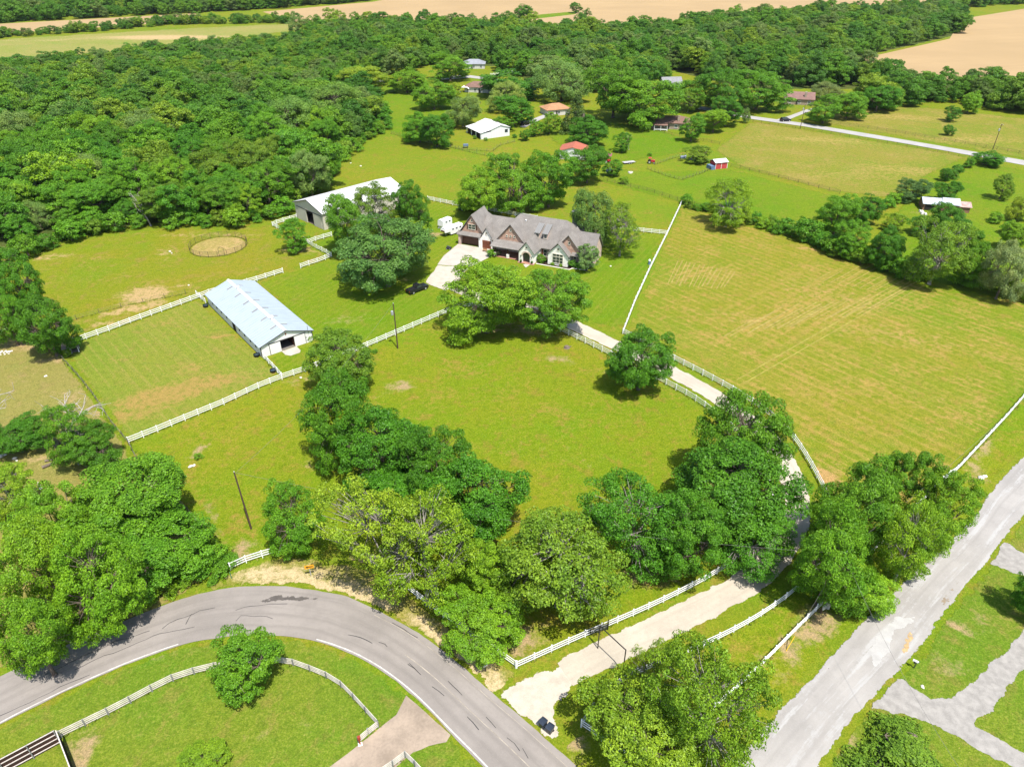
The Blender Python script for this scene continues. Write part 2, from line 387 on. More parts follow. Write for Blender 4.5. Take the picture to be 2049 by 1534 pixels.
S = 3500
o = MB().add([(-S, -S, 0), (S, -S, 0), (S, S*1.6, 0), (-S, S*1.6, 0)], [(0, 1, 2, 3)]).build('ground', MG_far); o['kind'] = 'structure'
Z1, Z2, Z3, Z4 = 0.004, 0.008, 0.012, 0.016
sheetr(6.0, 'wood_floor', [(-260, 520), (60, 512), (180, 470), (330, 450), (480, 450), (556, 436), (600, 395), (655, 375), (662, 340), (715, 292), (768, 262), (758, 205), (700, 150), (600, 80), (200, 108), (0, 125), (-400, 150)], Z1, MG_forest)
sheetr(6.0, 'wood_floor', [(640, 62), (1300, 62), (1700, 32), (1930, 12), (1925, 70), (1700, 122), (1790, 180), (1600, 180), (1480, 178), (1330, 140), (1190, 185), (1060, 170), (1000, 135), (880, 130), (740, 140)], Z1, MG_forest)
sheet('wheat_field', [(525, 24), (745, 4), (1000, -40), (2300, -70), (2300, -30), (1960, 2), (1700, 30), (1300, 60), (900, 58), (640, 58)], Z1, MW)
sheet('wheat_field', [(1660, 132), (1900, 78), (1925, 38), (2049, 18), (2500, -10), (2500, 190), (2049, 172), (1840, 160)], Z1, MW)
sheet('wheat_field', [(-300, 82), (0, 68), (200, 55), (392, 42), (392, 27), (0, 48), (-300, 62)], Z1, MW)
sheetr(4, 'field_strip', [(905, 46), (1000, 36), (1160, 22), (1155, 29), (1010, 46), (920, 54)], Z2, MG_bright)
sheetr(5, 'meadow', [(-300, 95), (0, 78), (400, 55), (600, 46), (625, 58), (560, 66), (200, 112), (0, 132), (-300, 165)], Z1, grass('back_meadow_grass', (0.19, 0.215, 0.045), (0.235, 0.22, 0.065), (0.36, 0.27, 0.12), 0.5, (0.42, 0.30, 0.16)), 12.0,
      wear=[(330, 75, 60, 16, 0, .9), (120, 80, 60, 8, 5, .6), (480, 58, 40, 6, 0, .4)])
sheetr(1.5, 'lawn', [(566, 546), (602, 537), (664, 515), (616, 488), (664, 473), (700, 470), (780, 440), (856, 400), (920, 414), (988, 424), (1030, 432), (1130, 450), (1258, 462), (1336, 467), (1300, 540), (1246, 668), (1180, 645), (1048, 628), (925, 613), (889, 629), (735, 695), (620, 741), (566, 758), (528, 717), (627, 681), (513, 563)], Z1, MG_lawn, 3.0,
      wear=[(870, 470, 3, 1.4, 0, .9), (835, 560, 3, 1.2, -20, .5), (690, 640, 9, 3, 10, .35), (770, 560, 8, 5, 0, .3), (610, 600, 8, 5, 0, .2)])
hay = sheetr(1.5, 'hay_field', [(1362, 410), (1336, 467), (1300, 540), (1246, 668), (1345, 718), (1429, 763), (1493, 794), (1582, 873), (1640, 969), (1652, 993), (1660, 1090), (1642, 1213), (1760, 1090), (1886, 962), (2049, 794), (2230, 615), (2049, 600), (1850, 572), (1700, 522), (1560, 470)], Z1, MG_hay, 3.0,
      wear=[(1660, 590, 20, 10, -30, .34), (1500, 640, 14, 4, -25, .4), (1650, 960, 5, 3, 60, .8), (1780, 670, 30, 10, -25, .33), (1880, 560, 16, 3, -20, .6), (1850, 800, 18, 8, -25, .25), (1640, 500, 20, 2.0, -18, .5)],
      rake=[(1400, 545, 10, 7, 20, 1.0), (1580, 630, 22, 12, 38, 0.95), (1680, 560, 18, 8, 0, 0.7)])
sheetr(1.2, 'stable_paddock', [(258, 887), (118, 693), (150, 686), (397, 597), (525, 716), (528, 717), (566, 758), (400, 830)], Z1, MG_stable, 2.0,
      wear=[(330, 790, 11, 4.5, 25, .78), (420, 765, 9, 3.5, 20, .7), (260, 830, 7, 3, 20, .6), (240, 720, 4, 2, 0, .4), (440, 672, 3, .9, 15, .8), (330, 645, 6, 2.5, 20, .42), (380, 735, 4, 4, 0, .5), (470, 750, 6, 1.5, 22, .45)])
sheetr(1.5, 'pen_paddock', [(118, 693), (80, 640), (40, 560), (60, 516), (180, 476), (330, 456), (480, 456), (544, 448), (616, 488), (664, 514), (602, 537), (566, 546), (397, 597), (150, 686)], Z1, MG_pen, 2.5,
      wear=[(290, 590, 6, 5, 0, .95), (270, 618, 9, 2, 25, .8), (350, 575, 6, 2, 30, .5), (330, 505, 3, 9, 30, .4), (200, 650, 14, 1.6, 22, .6), (600, 500, 7, 3, 0, .55), (640, 505, 5, 2, 20, .5), (90, 515, 10, 2, 15, .6), (420, 470, 25, 3, 0, .4)])
sheetr(2, 'neighbor_yard', [(-300, 640), (0, 648), (80, 640), (118, 693), (258, 887), (275, 920), (460, 1135), (462, 1141), (300, 1235), (0, 1350), (-400, 1450), (-400, 900)], Z1, MG_dry, 2.5,
      wear=[(60, 690, 8, 3, 0, .7), (110, 720, 6, 2, 0, .6), (150, 790, 6, 4, 0, .4), (90, 920, 7, 2, 0, .5), (200, 830, 4, 1.4, 30, .7), (40, 860, 8, 2, 0, .4)])
sheetr(1.2, 'front_pasture', [(258, 887), (566, 758), (735, 695), (889, 629), (925, 613), (1048, 628), (1106, 657), (1228, 716), (1317, 762), (1416, 820), (1525, 930), (1545, 1000), (1530, 1065), (1487, 1105), (1416, 1160), (1293, 1221), (1135, 1290), (1034, 1336), (868, 1221), (800, 1170), (740, 1135), (590, 1095), (462, 1141), (275, 920)], Z1, MG, 2.5,
      wear=[(800, 770, 3, 2, 20, .8), (770, 790, 6, 1.2, 25, .45), (1120, 720, 4, 2, -25, .55), (1200, 745, 3, 1, -35, .7), (1195, 925, 6, 2, 0, .3), (600, 760, 5, 2, 20, .45), (390, 905, 2.4, 1.2, 60, .8), (640, 930, 8, 2, 0, .3), (1060, 660, 9, 2.6, -20, .6), (960, 660, 8, 2.5, 0, .5),
            (760, 1130, 6, 3, 0, .7), (900, 1230, 5, 3, -40, .6), (1050, 1280, 3, 4, 0, .65), (920, 1070, 5, 2.5, 0, .6), (1290, 1150, 6, 3, 0, .5), (480, 1110, 3, 4, 0, .55), (420, 1050, 1.2, 6, 25, .6), (1080, 900, 12, 5, 0, .18)])
sheetr(1.0, 'verge', [(300, 1222), (376, 1192), (462, 1143), (560, 1110), (650, 1120), (740, 1137), (800, 1172), (868, 1223), (1034, 1338), (1050, 1350), (992, 1395), (926, 1336), (872, 1292), (810, 1250), (748, 1219), (690, 1192), (582, 1174), (513, 1172), (445, 1177), (376, 1195)], Z2, MG_verge, 1.5, jit=0.5, step=1.2,
      wear=[(560, 1150, 8, 2, 0, .8), (640, 1170, 6, 2, -10, .8), (720, 1190, 7, 2, -25, .7), (860, 1265, 6, 1.5, -45, .7), (960, 1345, 5, 2, -45, .9)])
sheetr(1.0, 'front_lawn', [(-300, 1640), (0, 1450), (113, 1394), (212, 1349), (274, 1323), (370, 1289), (445, 1276), (513, 1272), (602, 1275), (680, 1298), (738, 1326), (793, 1363), (844, 1408), (899, 1466), (980, 1545), (1100, 1700), (-300, 1900)], Z1, MG_front, 2.0,
      wear=[(165, 1490, 1.4, 3, 20, .85), (155, 1530, 1.2, 3, 10, .9), (440, 1290, 6, .8, 8, .5), (330, 1310, 8, .8, 20, .35), (560, 1450, 9, 6, 0, .18)])
sheetr(1.2, 'roadside_grass', [(1163, 1454), (1197, 1403), (1262, 1351), (1349, 1319), (1460, 1269), (1597, 1177), (1642, 1213), (1760, 1090), (1886, 962), (2049, 794), (2230, 615), (2330, 650), (2049, 904), (1982, 976), (1945, 1025), (1910, 1070), (1787, 1180), (1712, 1248), (1647, 1324), (1571, 1402), (1510, 1464), (1440, 1560), (1180, 1600), (1110, 1496)], Z1, MG, 2.0,
      wear=[(1640, 1245, 4, 2.0, 40, .9), (1590, 1290, 1.3, 6, -38, .8), (1500, 1370, 1.2, 6, -40, .6), (1150, 1440, 3, 2.5, 0, .8), (1120, 1470, 1.5, 4, 40, .8), (1960, 905, 1.3, 10, -40, .7), (1960, 950, 2, 2, 0, .6), (1250, 1400, 8, 6, 0, .5)])
sheetr(1.0, 'grass_island', [(1643, 1540), (1691, 1468), (1729, 1420), (1794, 1351), (1845, 1303), (1883, 1242), (1931, 1180), (1982, 1122), (2020, 1067), (2049, 1033), (2400, 760), (2600, 1200), (2400, 1700), (1700, 1700)], Z1, MG_front, 2.0,
      wear=[(1890, 1330, 4, 3, 0, .35), (1960, 1240, 1.2, 5, -40, .4), (1900, 1245, 1.6, .5, -35, .9), (1700, 1480, 1.0, 4, -35, .6)])
sheetr(5.0, 'green_meadow', [(1140, 352), (1200, 330), (1290, 340), (1470, 337), (1660, 386), (1780, 410), (1720, 470), (1560, 470), (1362, 410)], Z1, MG_bright, 6.0, wear=[(1440, 368, 6, 1.5, 0, .4)])
sheetr(5.0, 'rough_pasture', [(1476, 336), (1420, 300), (1500, 240), (1955, 314), (1880, 345), (1790, 400), (1660, 385)], Z1, MG_olive, 5.0,
      wear=[(1640, 280, 34, 8, -12, .5), (1800, 340, 30, 10, -20, .45), (1700, 350, 28, 8, 0, .4)])
sheetr(5.0, 'green_lot', [(1955, 322), (2049, 338), (2300, 380), (2300, 660), (2049, 596), (1850, 568), (1700, 515), (1770, 440), (1800, 395), (1880, 350)], Z1, MG_bright, 5.0, wear=[(1850, 425, 5, 3, 0, .5), (1750, 400, 6, 5, 0, .5)])
sheetr(5.0, 'rough_meadow', [(1600, 240), (1700, 218), (1760, 204), (2049, 235), (2300, 260), (2300, 365), (2049, 320), (1955, 303)], Z1, MG_olive, 7.0, wear=[(1800, 235, 40, 8, -8, .5), (1950, 280, 30, 9, 0, .5)])
sheetr(5.0, 'side_lawn', [(740, 200), (760, 165), (900, 150), (930, 200), (900, 300), (790, 280), (770, 262)], Z1, MG_bright, 8.0)
sheetr(5.0, 'green_lawn', [(1060, 250), (1180, 240), (1300, 250), (1400, 285), (1480, 330), (1420, 300), (1240, 330), (1120, 300)], Z1, MG_bright, 6.0, wear=[(1090, 285, 8, 2, 0, .6), (1150, 283, 5, 2, 0, .5), (1330, 300, 10, 3, 0, .4)])

# ------------------------------------------------------------------ roads
def roadmat(name, c, track=(0.72, 0.9), patches=None, speck=0.25, bands=((0.22, 0.09), (0.40, 0.08), (0.62, 0.09), (0.80, 0.08)), amt=0.35, soft=0):
    t = NT(name); p = t.pos(); uv = t.n('ShaderNodeUVMap').outputs[0]; sx = t.n('ShaderNodeSeparateXYZ', {0: uv}); u = sx.outputs[0]; v = sx.outputs[1]
    long = t.noise(t.n('ShaderNodeCombineXYZ', {0: t.math('MULTIPLY', u, 9.0), 1: t.math('MULTIPLY', v, 0.07)}).outputs[0], 1.0, 4, 0.65)
    n1 = t.noise(p, 0.14, 4, 0.6); n2 = t.noise(p, 1.6, 4, 0.7); n3 = t.noise(p, 7.0, 2, 0.6)
    k = t.mix(t.rng(n1, 0.3, 0.7), mul(c, 0.88), mul(c, 1.1))
    for b, w in bands:
        d = t.math('ABSOLUTE', t.math('SUBTRACT', t.math('ADD', u, t.math('MULTIPLY', t.math('SUBTRACT', n1, 0.5), 0.08)), b))
        k = t.mix(t.math('MULTIPLY', t.math('MULTIPLY', t.rng(d, w, 0.0), t.rng(long, 0.35, 0.62)), amt), k, mul(c, track[0]))
    k = t.mix(t.math('MULTIPLY', t.rng(long, 0.5, 0.75), 0.3), k, mul(c, 1.25))
    if patches:
        pc, lo, sc = patches
        m = t.math('ADD', t.math('MULTIPLY', t.noise(t.n('ShaderNodeCombineXYZ', {0: t.math('MULTIPLY', u, 5.0), 1: t.math('MULTIPLY', v, sc)}).outputs[0], 1.0, 5, 0.65), 0.75), t.math('MULTIPLY', n2, 0.25))
        k = t.mix(t.rng(m, lo, lo+0.1), k, pc)
    k = t.mix(t.math('MULTIPLY', t.rng(n2, 0.45, 0.7), speck), k, mul(c, 0.76)); k = t.mix(t.math('MULTIPLY', t.rng(n3, 0.5, 0.75), speck), k, mul(c, 1.25))
    t.bsdf(k, 0.92, 0.15, 0, t.bump(t.math('ADD', n2, n3), 0.25, 0.03))
    if soft: feather(t, soft)
    return t.m
M_asph = roadmat('asphalt', (0.228, 0.204, 0.182), (0.66, 0.9), bands=((0.22, 0.10), (0.44, 0.08), (0.62, 0.10), (0.86, 0.10)), amt=0.55)
M_chip = roadmat('chip_seal', (0.285, 0.268, 0.246), (0.74, 0.9), patches=((0.345, 0.336, 0.320), 0.50, 0.05), bands=((0.2, 0.1), (0.42, 0.06), (0.75, 0.1)), amt=0.5, soft=1.2)
M_gravel = roadmat('limestone_gravel', (0.395, 0.347, 0.278), (0.74, 0.9), bands=((0.28, 0.10), (0.72, 0.10)), amt=0.45, speck=0.35, soft=1.0)
M_far_road = plain('pale_road', (0.31, 0.297, 0.28), 0.9, 0.1, 0, 0.1, 0.2)
M_grey_gravel = plain('grey_gravel', (0.262, 0.246, 0.224), 0.95, 0.05, 0, 0.2, 1.1, 0.0, soft=1.3)
M_conc = plain('concrete', (0.385, 0.345, 0.295), 0.85, 0.2, 0, 0.13, 0.5, 0.1)
M_conc_tan = plain('tan_concrete', (0.275, 0.218, 0.165), 0.85, 0.2, 0, 0.22, 0.35, 0.1)
M_line = plain('road_paint', (0.43, 0.41, 0.38), 0.8, 0.2, 0, 0.3, 1.5)
M_oldline = plain('faded_paint', (0.285, 0.25, 0.205), 0.9, 0.1, 0, 0.3, 0.8)
M_seal = plain('crack_sealant', (0.036, 0.034, 0.034), 0.5, 0.4, 0, 0.2, 2)
M_wet = plain('damp_asphalt', (0.088, 0.076, 0.066), 0.55, 0.4, 0, 0.25, 1.0, soft=1.5)

inner = smooth_line(GL([(-330, 1640), (-150, 1535), (0, 1449), (113, 1392), (212, 1347), (274, 1321), (370, 1287), (445, 1274), (513, 1270), (602, 1274), (680, 1297), (738, 1324.5), (793, 1362), (844, 1406.5), (899, 1465), (971, 1536), (1060, 1640), (1130, 1730)]))
outer = smooth_line(GL([(-300, 1520), (-140, 1430), (0, 1352), (113, 1300), (200, 1262), (267, 1235), (308, 1218), (376, 1194), (445, 1177), (513, 1171.6), (582, 1173.3), (650, 1183.6), (700, 1194), (748, 1218), (810, 1249), (872, 1290), (926, 1334), (988, 1389), (1050, 1440), (1108, 1492), (1156, 1535), (1260, 1640), (1340, 1730)]))
road = ribbon('road', inner, outer, Z3, M_asph, 120, jit=0.12)
def line_on(parent, pts, w, mat, name, z=0.004, world=False, wob=0.0, seed=0):
    P = [Vector(p[:2]) for p in (pts if world else GL(pts))]; P = densify(P, 0.8, wob, seed, closed=False)
    A = offset_line(P, w/2); B = offset_line(P, -w/2)
    if wob:
        for i in range(len(P)):
            k = 0.55+0.9*abs(mnoise.noise(Vector((P[i].x*1.7, P[i].y*1.7, seed))))
            A[i] = P[i]+(A[i]-P[i])*k; B[i] = P[i]+(B[i]-P[i])*k
    n = len(P); V = [(p.x, p.y, 0) for p in A+B]; F = [(i, n+i, n+i+1, i+1) for i in range(n-1)]
    me = bpy.data.meshes.new(name); me.from_pydata(V, [], F); me.materials.append(mat); me.update()
    if me.polygons[0].normal.z < 0: me.flip_normals()
    o = bpy.data.objects.new(name, me); o.location = (0, 0, z); return link(o, parent)
di = offset_line(inner, 0.28); do = offset_line(outer, -0.75)
proj_x = lambda p: float(proj((p.x, p.y, 0))[0])
line_on(road, [p for p in di if proj_x(p) < 368], 0.16, M_line, 'edge_line', world=True)
line_on(road, [p for p in di if proj_x(p) > 624], 0.16, M_line, 'edge_line', world=True)
line_on(road, [p for p in do if proj_x(p) > 745], 0.10, M_oldline, 'edge_line', world=True, wob=0.03)
mid = [a.lerp(b, 0.50) for a, b in zip(inner, [min(outer, key=lambda q: (q-p).length) for p in inner])]
line_on(road, [p for p in mid if proj_x(p) > 800], 0.12, M_oldline, 'center_line', world=True, wob=0.03)
for i, pts in enumerate([[(324, 1257), (338, 1246), (372, 1235), (400, 1223), (430, 1216)], [(373, 1249), (378, 1236), (384, 1228)], [(474, 1243), (482, 1232), (520, 1232), (546, 1238)], [(472, 1222), (490, 1214), (540, 1209), (575, 1208)],
        [(0, 1432), (60, 1407), (120, 1374), (180, 1350)], [(150, 1340), (210, 1312), (262, 1293), (320, 1266), (390, 1254)], [(90, 1350), (160, 1318), (230, 1284), (300, 1262)], [(696, 1270), (720, 1277), (745, 1287)], [(759, 1283), (772, 1288), (775, 1294)], [(785, 1245), (808, 1258), (836, 1276)],
        [(816, 1329), (842, 1350)], [(820, 1326), (838, 1346)], [(865, 1373), (889, 1392)], [(895, 1364), (925, 1391)], [(934, 1434), (958, 1460)], [(973, 1434), (992, 1456)], [(1015, 1475), (1040, 1502)], [(1044, 1498), (1057, 1517)]]):
    line_on(road, pts, 0.10, M_seal, 'crack_seal', 0.006, wob=0.22, seed=i)
def stain(parent, pts, mat, name, z, jit=0.35, seed=0):
    o = sheet(name, pts, 0, mat, jit=jit, step=0.5, seed=seed, parent=parent, rim=0.8); o.location.z = z; return o
stain(road, [(478, 1216), (500, 1206), (530, 1195), (558, 1187), (590, 1188), (630, 1194), (668, 1199), (660, 1204), (620, 1202), (600, 1207), (560, 1205), (520, 1210), (495, 1214)], M_wet, 'damp_patch', 0.005, 0.35, 3)
stain(road, [(330, 1253), (336, 1247), (370, 1234), (410, 1222), (440, 1216), (412, 1226), (375, 1239), (340, 1252)], M_wet, 'damp_patch', 0.005, 0.2, 5)
stain(road, [(372, 1281), (445, 1266), (513, 1259), (580, 1258), (612, 1262), (604, 1270), (513, 1267), (445, 1271)], plain('patched_asphalt', (0.150, 0.142, 0.140), 0.9, 0.15, 0, 0.15, 0.8, soft=1.4), 'asphalt_patch', 0.005, 0.12, 8)
stain(road, [(596, 1272), (612, 1269), (632, 1277), (622, 1282), (604, 1279)], plain('spilled_gravel', (0.45, 0.41, 0.33), 0.9, 0.1, 0, 0.2, 2, soft=1.4), 'gravel_spill', 0.007, 0.2, 9)

le = smooth_line(GL([(1380, 1640), (1440, 1550), (1510, 1464), (1571, 1402.7), (1647, 1324), (1712, 1248.7), (1787, 1180), (1862, 1108), (1910, 1070), (1951, 1029), (1982, 976), (2049, 904), (2330, 650)]))
re = smooth_line(GL([(1560, 1640), (1643, 1534), (1691, 1467.7), (1729, 1420), (1794, 1351), (1845, 1303), (1883, 1242), (1931, 1180), (1982, 1122), (2020, 1067), (2049, 1033), (2420, 740)]))
lane = ribbon('lane', le, re, Z3, M_chip, 110, jit=0.45, seed=4)
stain(lane, [(1877, 1215), (1884, 1195), (1902, 1170), (1918, 1157), (1928, 1158), (1912, 1180), (1898, 1208), (1885, 1216)], plain('muddy_puddle', (0.225, 0.175, 0.115), 0.4, 0.4, 0, 0.15, 1.5, soft=1.4), 'mud_patch', 0.006, 0.3, 2)
stain(lane, [(1796, 1312), (1800, 1280), (1812, 1264), (1832, 1256), (1848, 1254), (1838, 1272), (1822, 1290), (1818, 1308), (1806, 1318)], plain('ochre_soil', (0.36, 0.25, 0.125), 0.9, 0.1, 0, 0.25, 2, soft=1.4), 'mud_patch', 0.006, 0.5, 3)
stain(lane, [(1780, 1345), (1800, 1322), (1822, 1312), (1812, 1330), (1794, 1349)], plain('wet_soil', (0.19, 0.145, 0.10), 0.7, 0.2, 0, 0.2, 2, soft=1.4), 'mud_patch', 0.007, 0.25, 4)
stain(lane, [(1730, 1300), (1752, 1262), (1790, 1232), (1830, 1225), (1840, 1240), (1800, 1270), (1785, 1310), (1745, 1345)], plain('white_caliche', (0.345, 0.335, 0.316), 0.9, 0.1, 0, 0.1, 1, soft=1.4), 'caliche_patch', 0.005, 0.7, 6)
stain(lane, [(1566, 1424), (1610, 1380), (1660, 1330), (1710, 1278), (1716, 1284), (1668, 1338), (1618, 1388), (1572, 1432)], plain('tar_stain', (0.155, 0.14, 0.13), 0.8, 0.2, 0, 0.3, 1, soft=1.4), 'tar_streak', 0.006, 0.55, 7)
sheetr(0.7, 'gravel_drive', [(1729, 1420), (1794, 1351), (1812, 1363), (1828, 1375), (1862, 1392), (1897, 1389), (1938, 1372), (1975, 1327), (2016, 1293), (2060, 1235), (2200, 1120), (2240, 1190), (2080, 1320), (2049, 1348), (1989, 1423), (1955, 1448), (1982, 1464), (2049, 1502), (2200, 1580), (2140, 1640), (2020, 1534), (1931, 1488), (1860, 1448), (1787, 1427)], Z2, M_grey_gravel, jit=0.4, step=0.7, seed=11)
sheetr(0.7, 'gravel_apron', [(1975, 1130), (2006, 1078), (2049, 1105), (2200, 1180), (2180, 1220), (2049, 1152), (2028, 1150)], Z2, M_grey_gravel, jit=0.4, step=0.7, seed=12)
dl = [(885, 562), (960, 598), (1040, 612), (1110, 634), (1170, 661), (1230, 690), (1300, 722), (1370, 757), (1440, 797), (1510, 850), (1562, 905), (1592, 975), (1597, 1040), (1565, 1105), (1500, 1165), (1400, 1218), (1300, 1266), (1200, 1313), (1130, 1348)]
dc = smooth_line(GL(dl)); A = offset_line(dc, 2.15); B = offset_line(dc, -2.15)
ribbon('driveway', A, B, Z2, M_gravel, 160, jit=0.6, seed=6)
sheetr(1.0, 'driveway_mouth', [(1160, 1310), (1091, 1334), (1040, 1355), (985, 1386), (1050, 1441), (1108, 1492), (1128, 1470), (1122, 1440), (1118, 1416), (1142, 1382), (1200, 1340)], Z2+0.002, plain('caliche_gravel', (0.402, 0.355, 0.288), 0.95, 0.1, 0, 0.16, 0.8, 0.3, soft=1.4), jit=0.6, step=0.6, seed=14)
sheet('parking_pad', [(917, 488), (961, 495.7), (988, 499.6), (984, 508), (977, 516), (958, 526), (939.6, 533.8), (875, 530), (888, 512)], Z3, M_conc, jit=0.05, step=1)
sheetr(0.6, 'gravel_pad', [(874, 530.4), (940, 534.2), (925, 556), (908, 575), (893, 583), (868, 574), (850, 566), (854, 556)], Z3, plain('pale_gravel', (0.40, 0.355, 0.295), 0.95, 0.1, 0, 0.12, 0.8, soft=1.4), jit=0.3, step=0.8)
sheet('entry_walk', [(1047, 530), (1056, 527), (1062, 529), (1052, 536)], Z3, M_conc)
sheet('concrete_apron', [(813, 1391), (902, 1470), (893, 1485), (858, 1492), (827, 1505), (793, 1534), (700, 1620), (560, 1620), (660, 1534), (680, 1519), (724, 1485), (758, 1457.5), (793, 1430)], Z2, M_conc_tan, jit=0.06, step=0.8)
far_road = sheet('far_road', [(1380, 209), (1430, 219), (1500, 232), (1610, 247), (1780, 275), (1955, 305), (2049, 321), (2400, 380), (2400, 394), (2049, 331), (1955, 313.5), (1780, 282.5), (1610, 253.5), (1500, 238), (1425, 224), (1375, 214)], Z3, M_far_road)
sheet('side_drive', [(1553, 240), (1580, 232), (1612, 220), (1640, 214), (1620, 223), (1590, 235), (1572, 243)], Z3, M_far_road)
sheet('farm_lane', [(1040, 254), (1058, 242), (1095, 227), (1112, 216), (1122, 217), (1104, 230), (1075, 243), (1050, 256)], Z3, M_far_road)
sheet('woodland_lane', [(880, 156), (905, 152), (940, 151), (1010, 160), (1005, 164), (940, 156), (885, 160)], Z3, M_far_road)

# wheel tracks and raked windrows lying on the hay field
M_straw = plain('straw', (0.245, 0.198, 0.056), 0.95, 0.05, 0, 0.35, 0.9); M_track = plain('pressed_straw', (0.235, 0.205, 0.045), 0.95, 0.05, 0, 0.3, 0.6)
def hay_line(a, b_, w, m, nm, s): return line_on(hay, [G(*a), G(*b_)], w*.75, m, nm, 0.012+0.0006*(s-19), world=True)
for k, off in enumerate(((0, 0), (14, 7))): line_on(hay, [G(1474+off[0], 760+off[1]), G(1786+off[0], 580+off[1])], 0.28, M_track, 'wheel_track', 0.010-0.003*k, world=True)
rsh = np.random.RandomState(12)
for k in range(24):
    x, y = 1452+k*13+rsh.uniform(-5, 5), 672-k*2.2+rsh.uniform(-8, 4); L = rsh.uniform(45, 115); hay_line((x, y), (x+L, y-L*.565), rsh.uniform(.28, .5), M_straw, 'windrow', 20+k)
for k in range(14):
    x = 1334+k*9+rsh.uniform(-2, 2); hay_line((x, 566+k*1.0+rsh.uniform(-5, 5)), (x+22, 520+k*1.8), rsh.uniform(.28, .5), M_straw, 'windrow', 50+k)
for k in range(11):
    x, y = 1630+k*15, 562+k*2.5; L = rsh.uniform(30, 70); hay_line((x, y), (x+L, y-L*.565), .32, M_straw, 'windrow', 70+k)
# ------------------------------------------------------------------ trees
M_leaf = leafmat('foliage'); M_leaf_far = leafmat('woodland_foliage', True)
M_bark = barkmat('bark', (0.16, 0.125, 0.10)); M_pale = barkmat('pale_bark', (0.30, 0.27, 0.24)); M_deadbark = barkmat('dead_wood', (0.36, 0.32, 0.29))
def leaf_mesh(name, C, Nn, L, Wd, mat, rs):
    n = len(C); t = rs.normal(size=(n, 3)); t -= Nn*(t*Nn).sum(1)[:, None]; t /= np.linalg.norm(t, axis=1)[:, None]+1e-9
    b = np.cross(Nn, t); L = L[:, None]; Wd = Wd[:, None]
    V = np.empty((n, 4, 3)); V[:, 0] = C - t*L*.5; V[:, 1] = C + b*Wd*.5 - Nn*Wd*0.12 + t*L*0.08; V[:, 2] = C + t*L*.5 - Nn*L*0.1; V[:, 3] = C - b*Wd*.5 - Nn*Wd*0.12 + t*L*0.08
    me = bpy.data.meshes.new(name); me.vertices.add(4*n); me.vertices.foreach_set('co', V.astype(np.float32).ravel())
    me.loops.add(4*n); me.loops.foreach_set('vertex_index', np.arange(4*n, dtype=np.int32))
    me.polygons.add(n); me.polygons.foreach_set('loop_start', np.arange(0, 4*n, 4, dtype=np.int32)); me.polygons.foreach_set('loop_total', np.full(n, 4, np.int32))
    me.materials.append(mat); me.update(calc_edges=True); return me
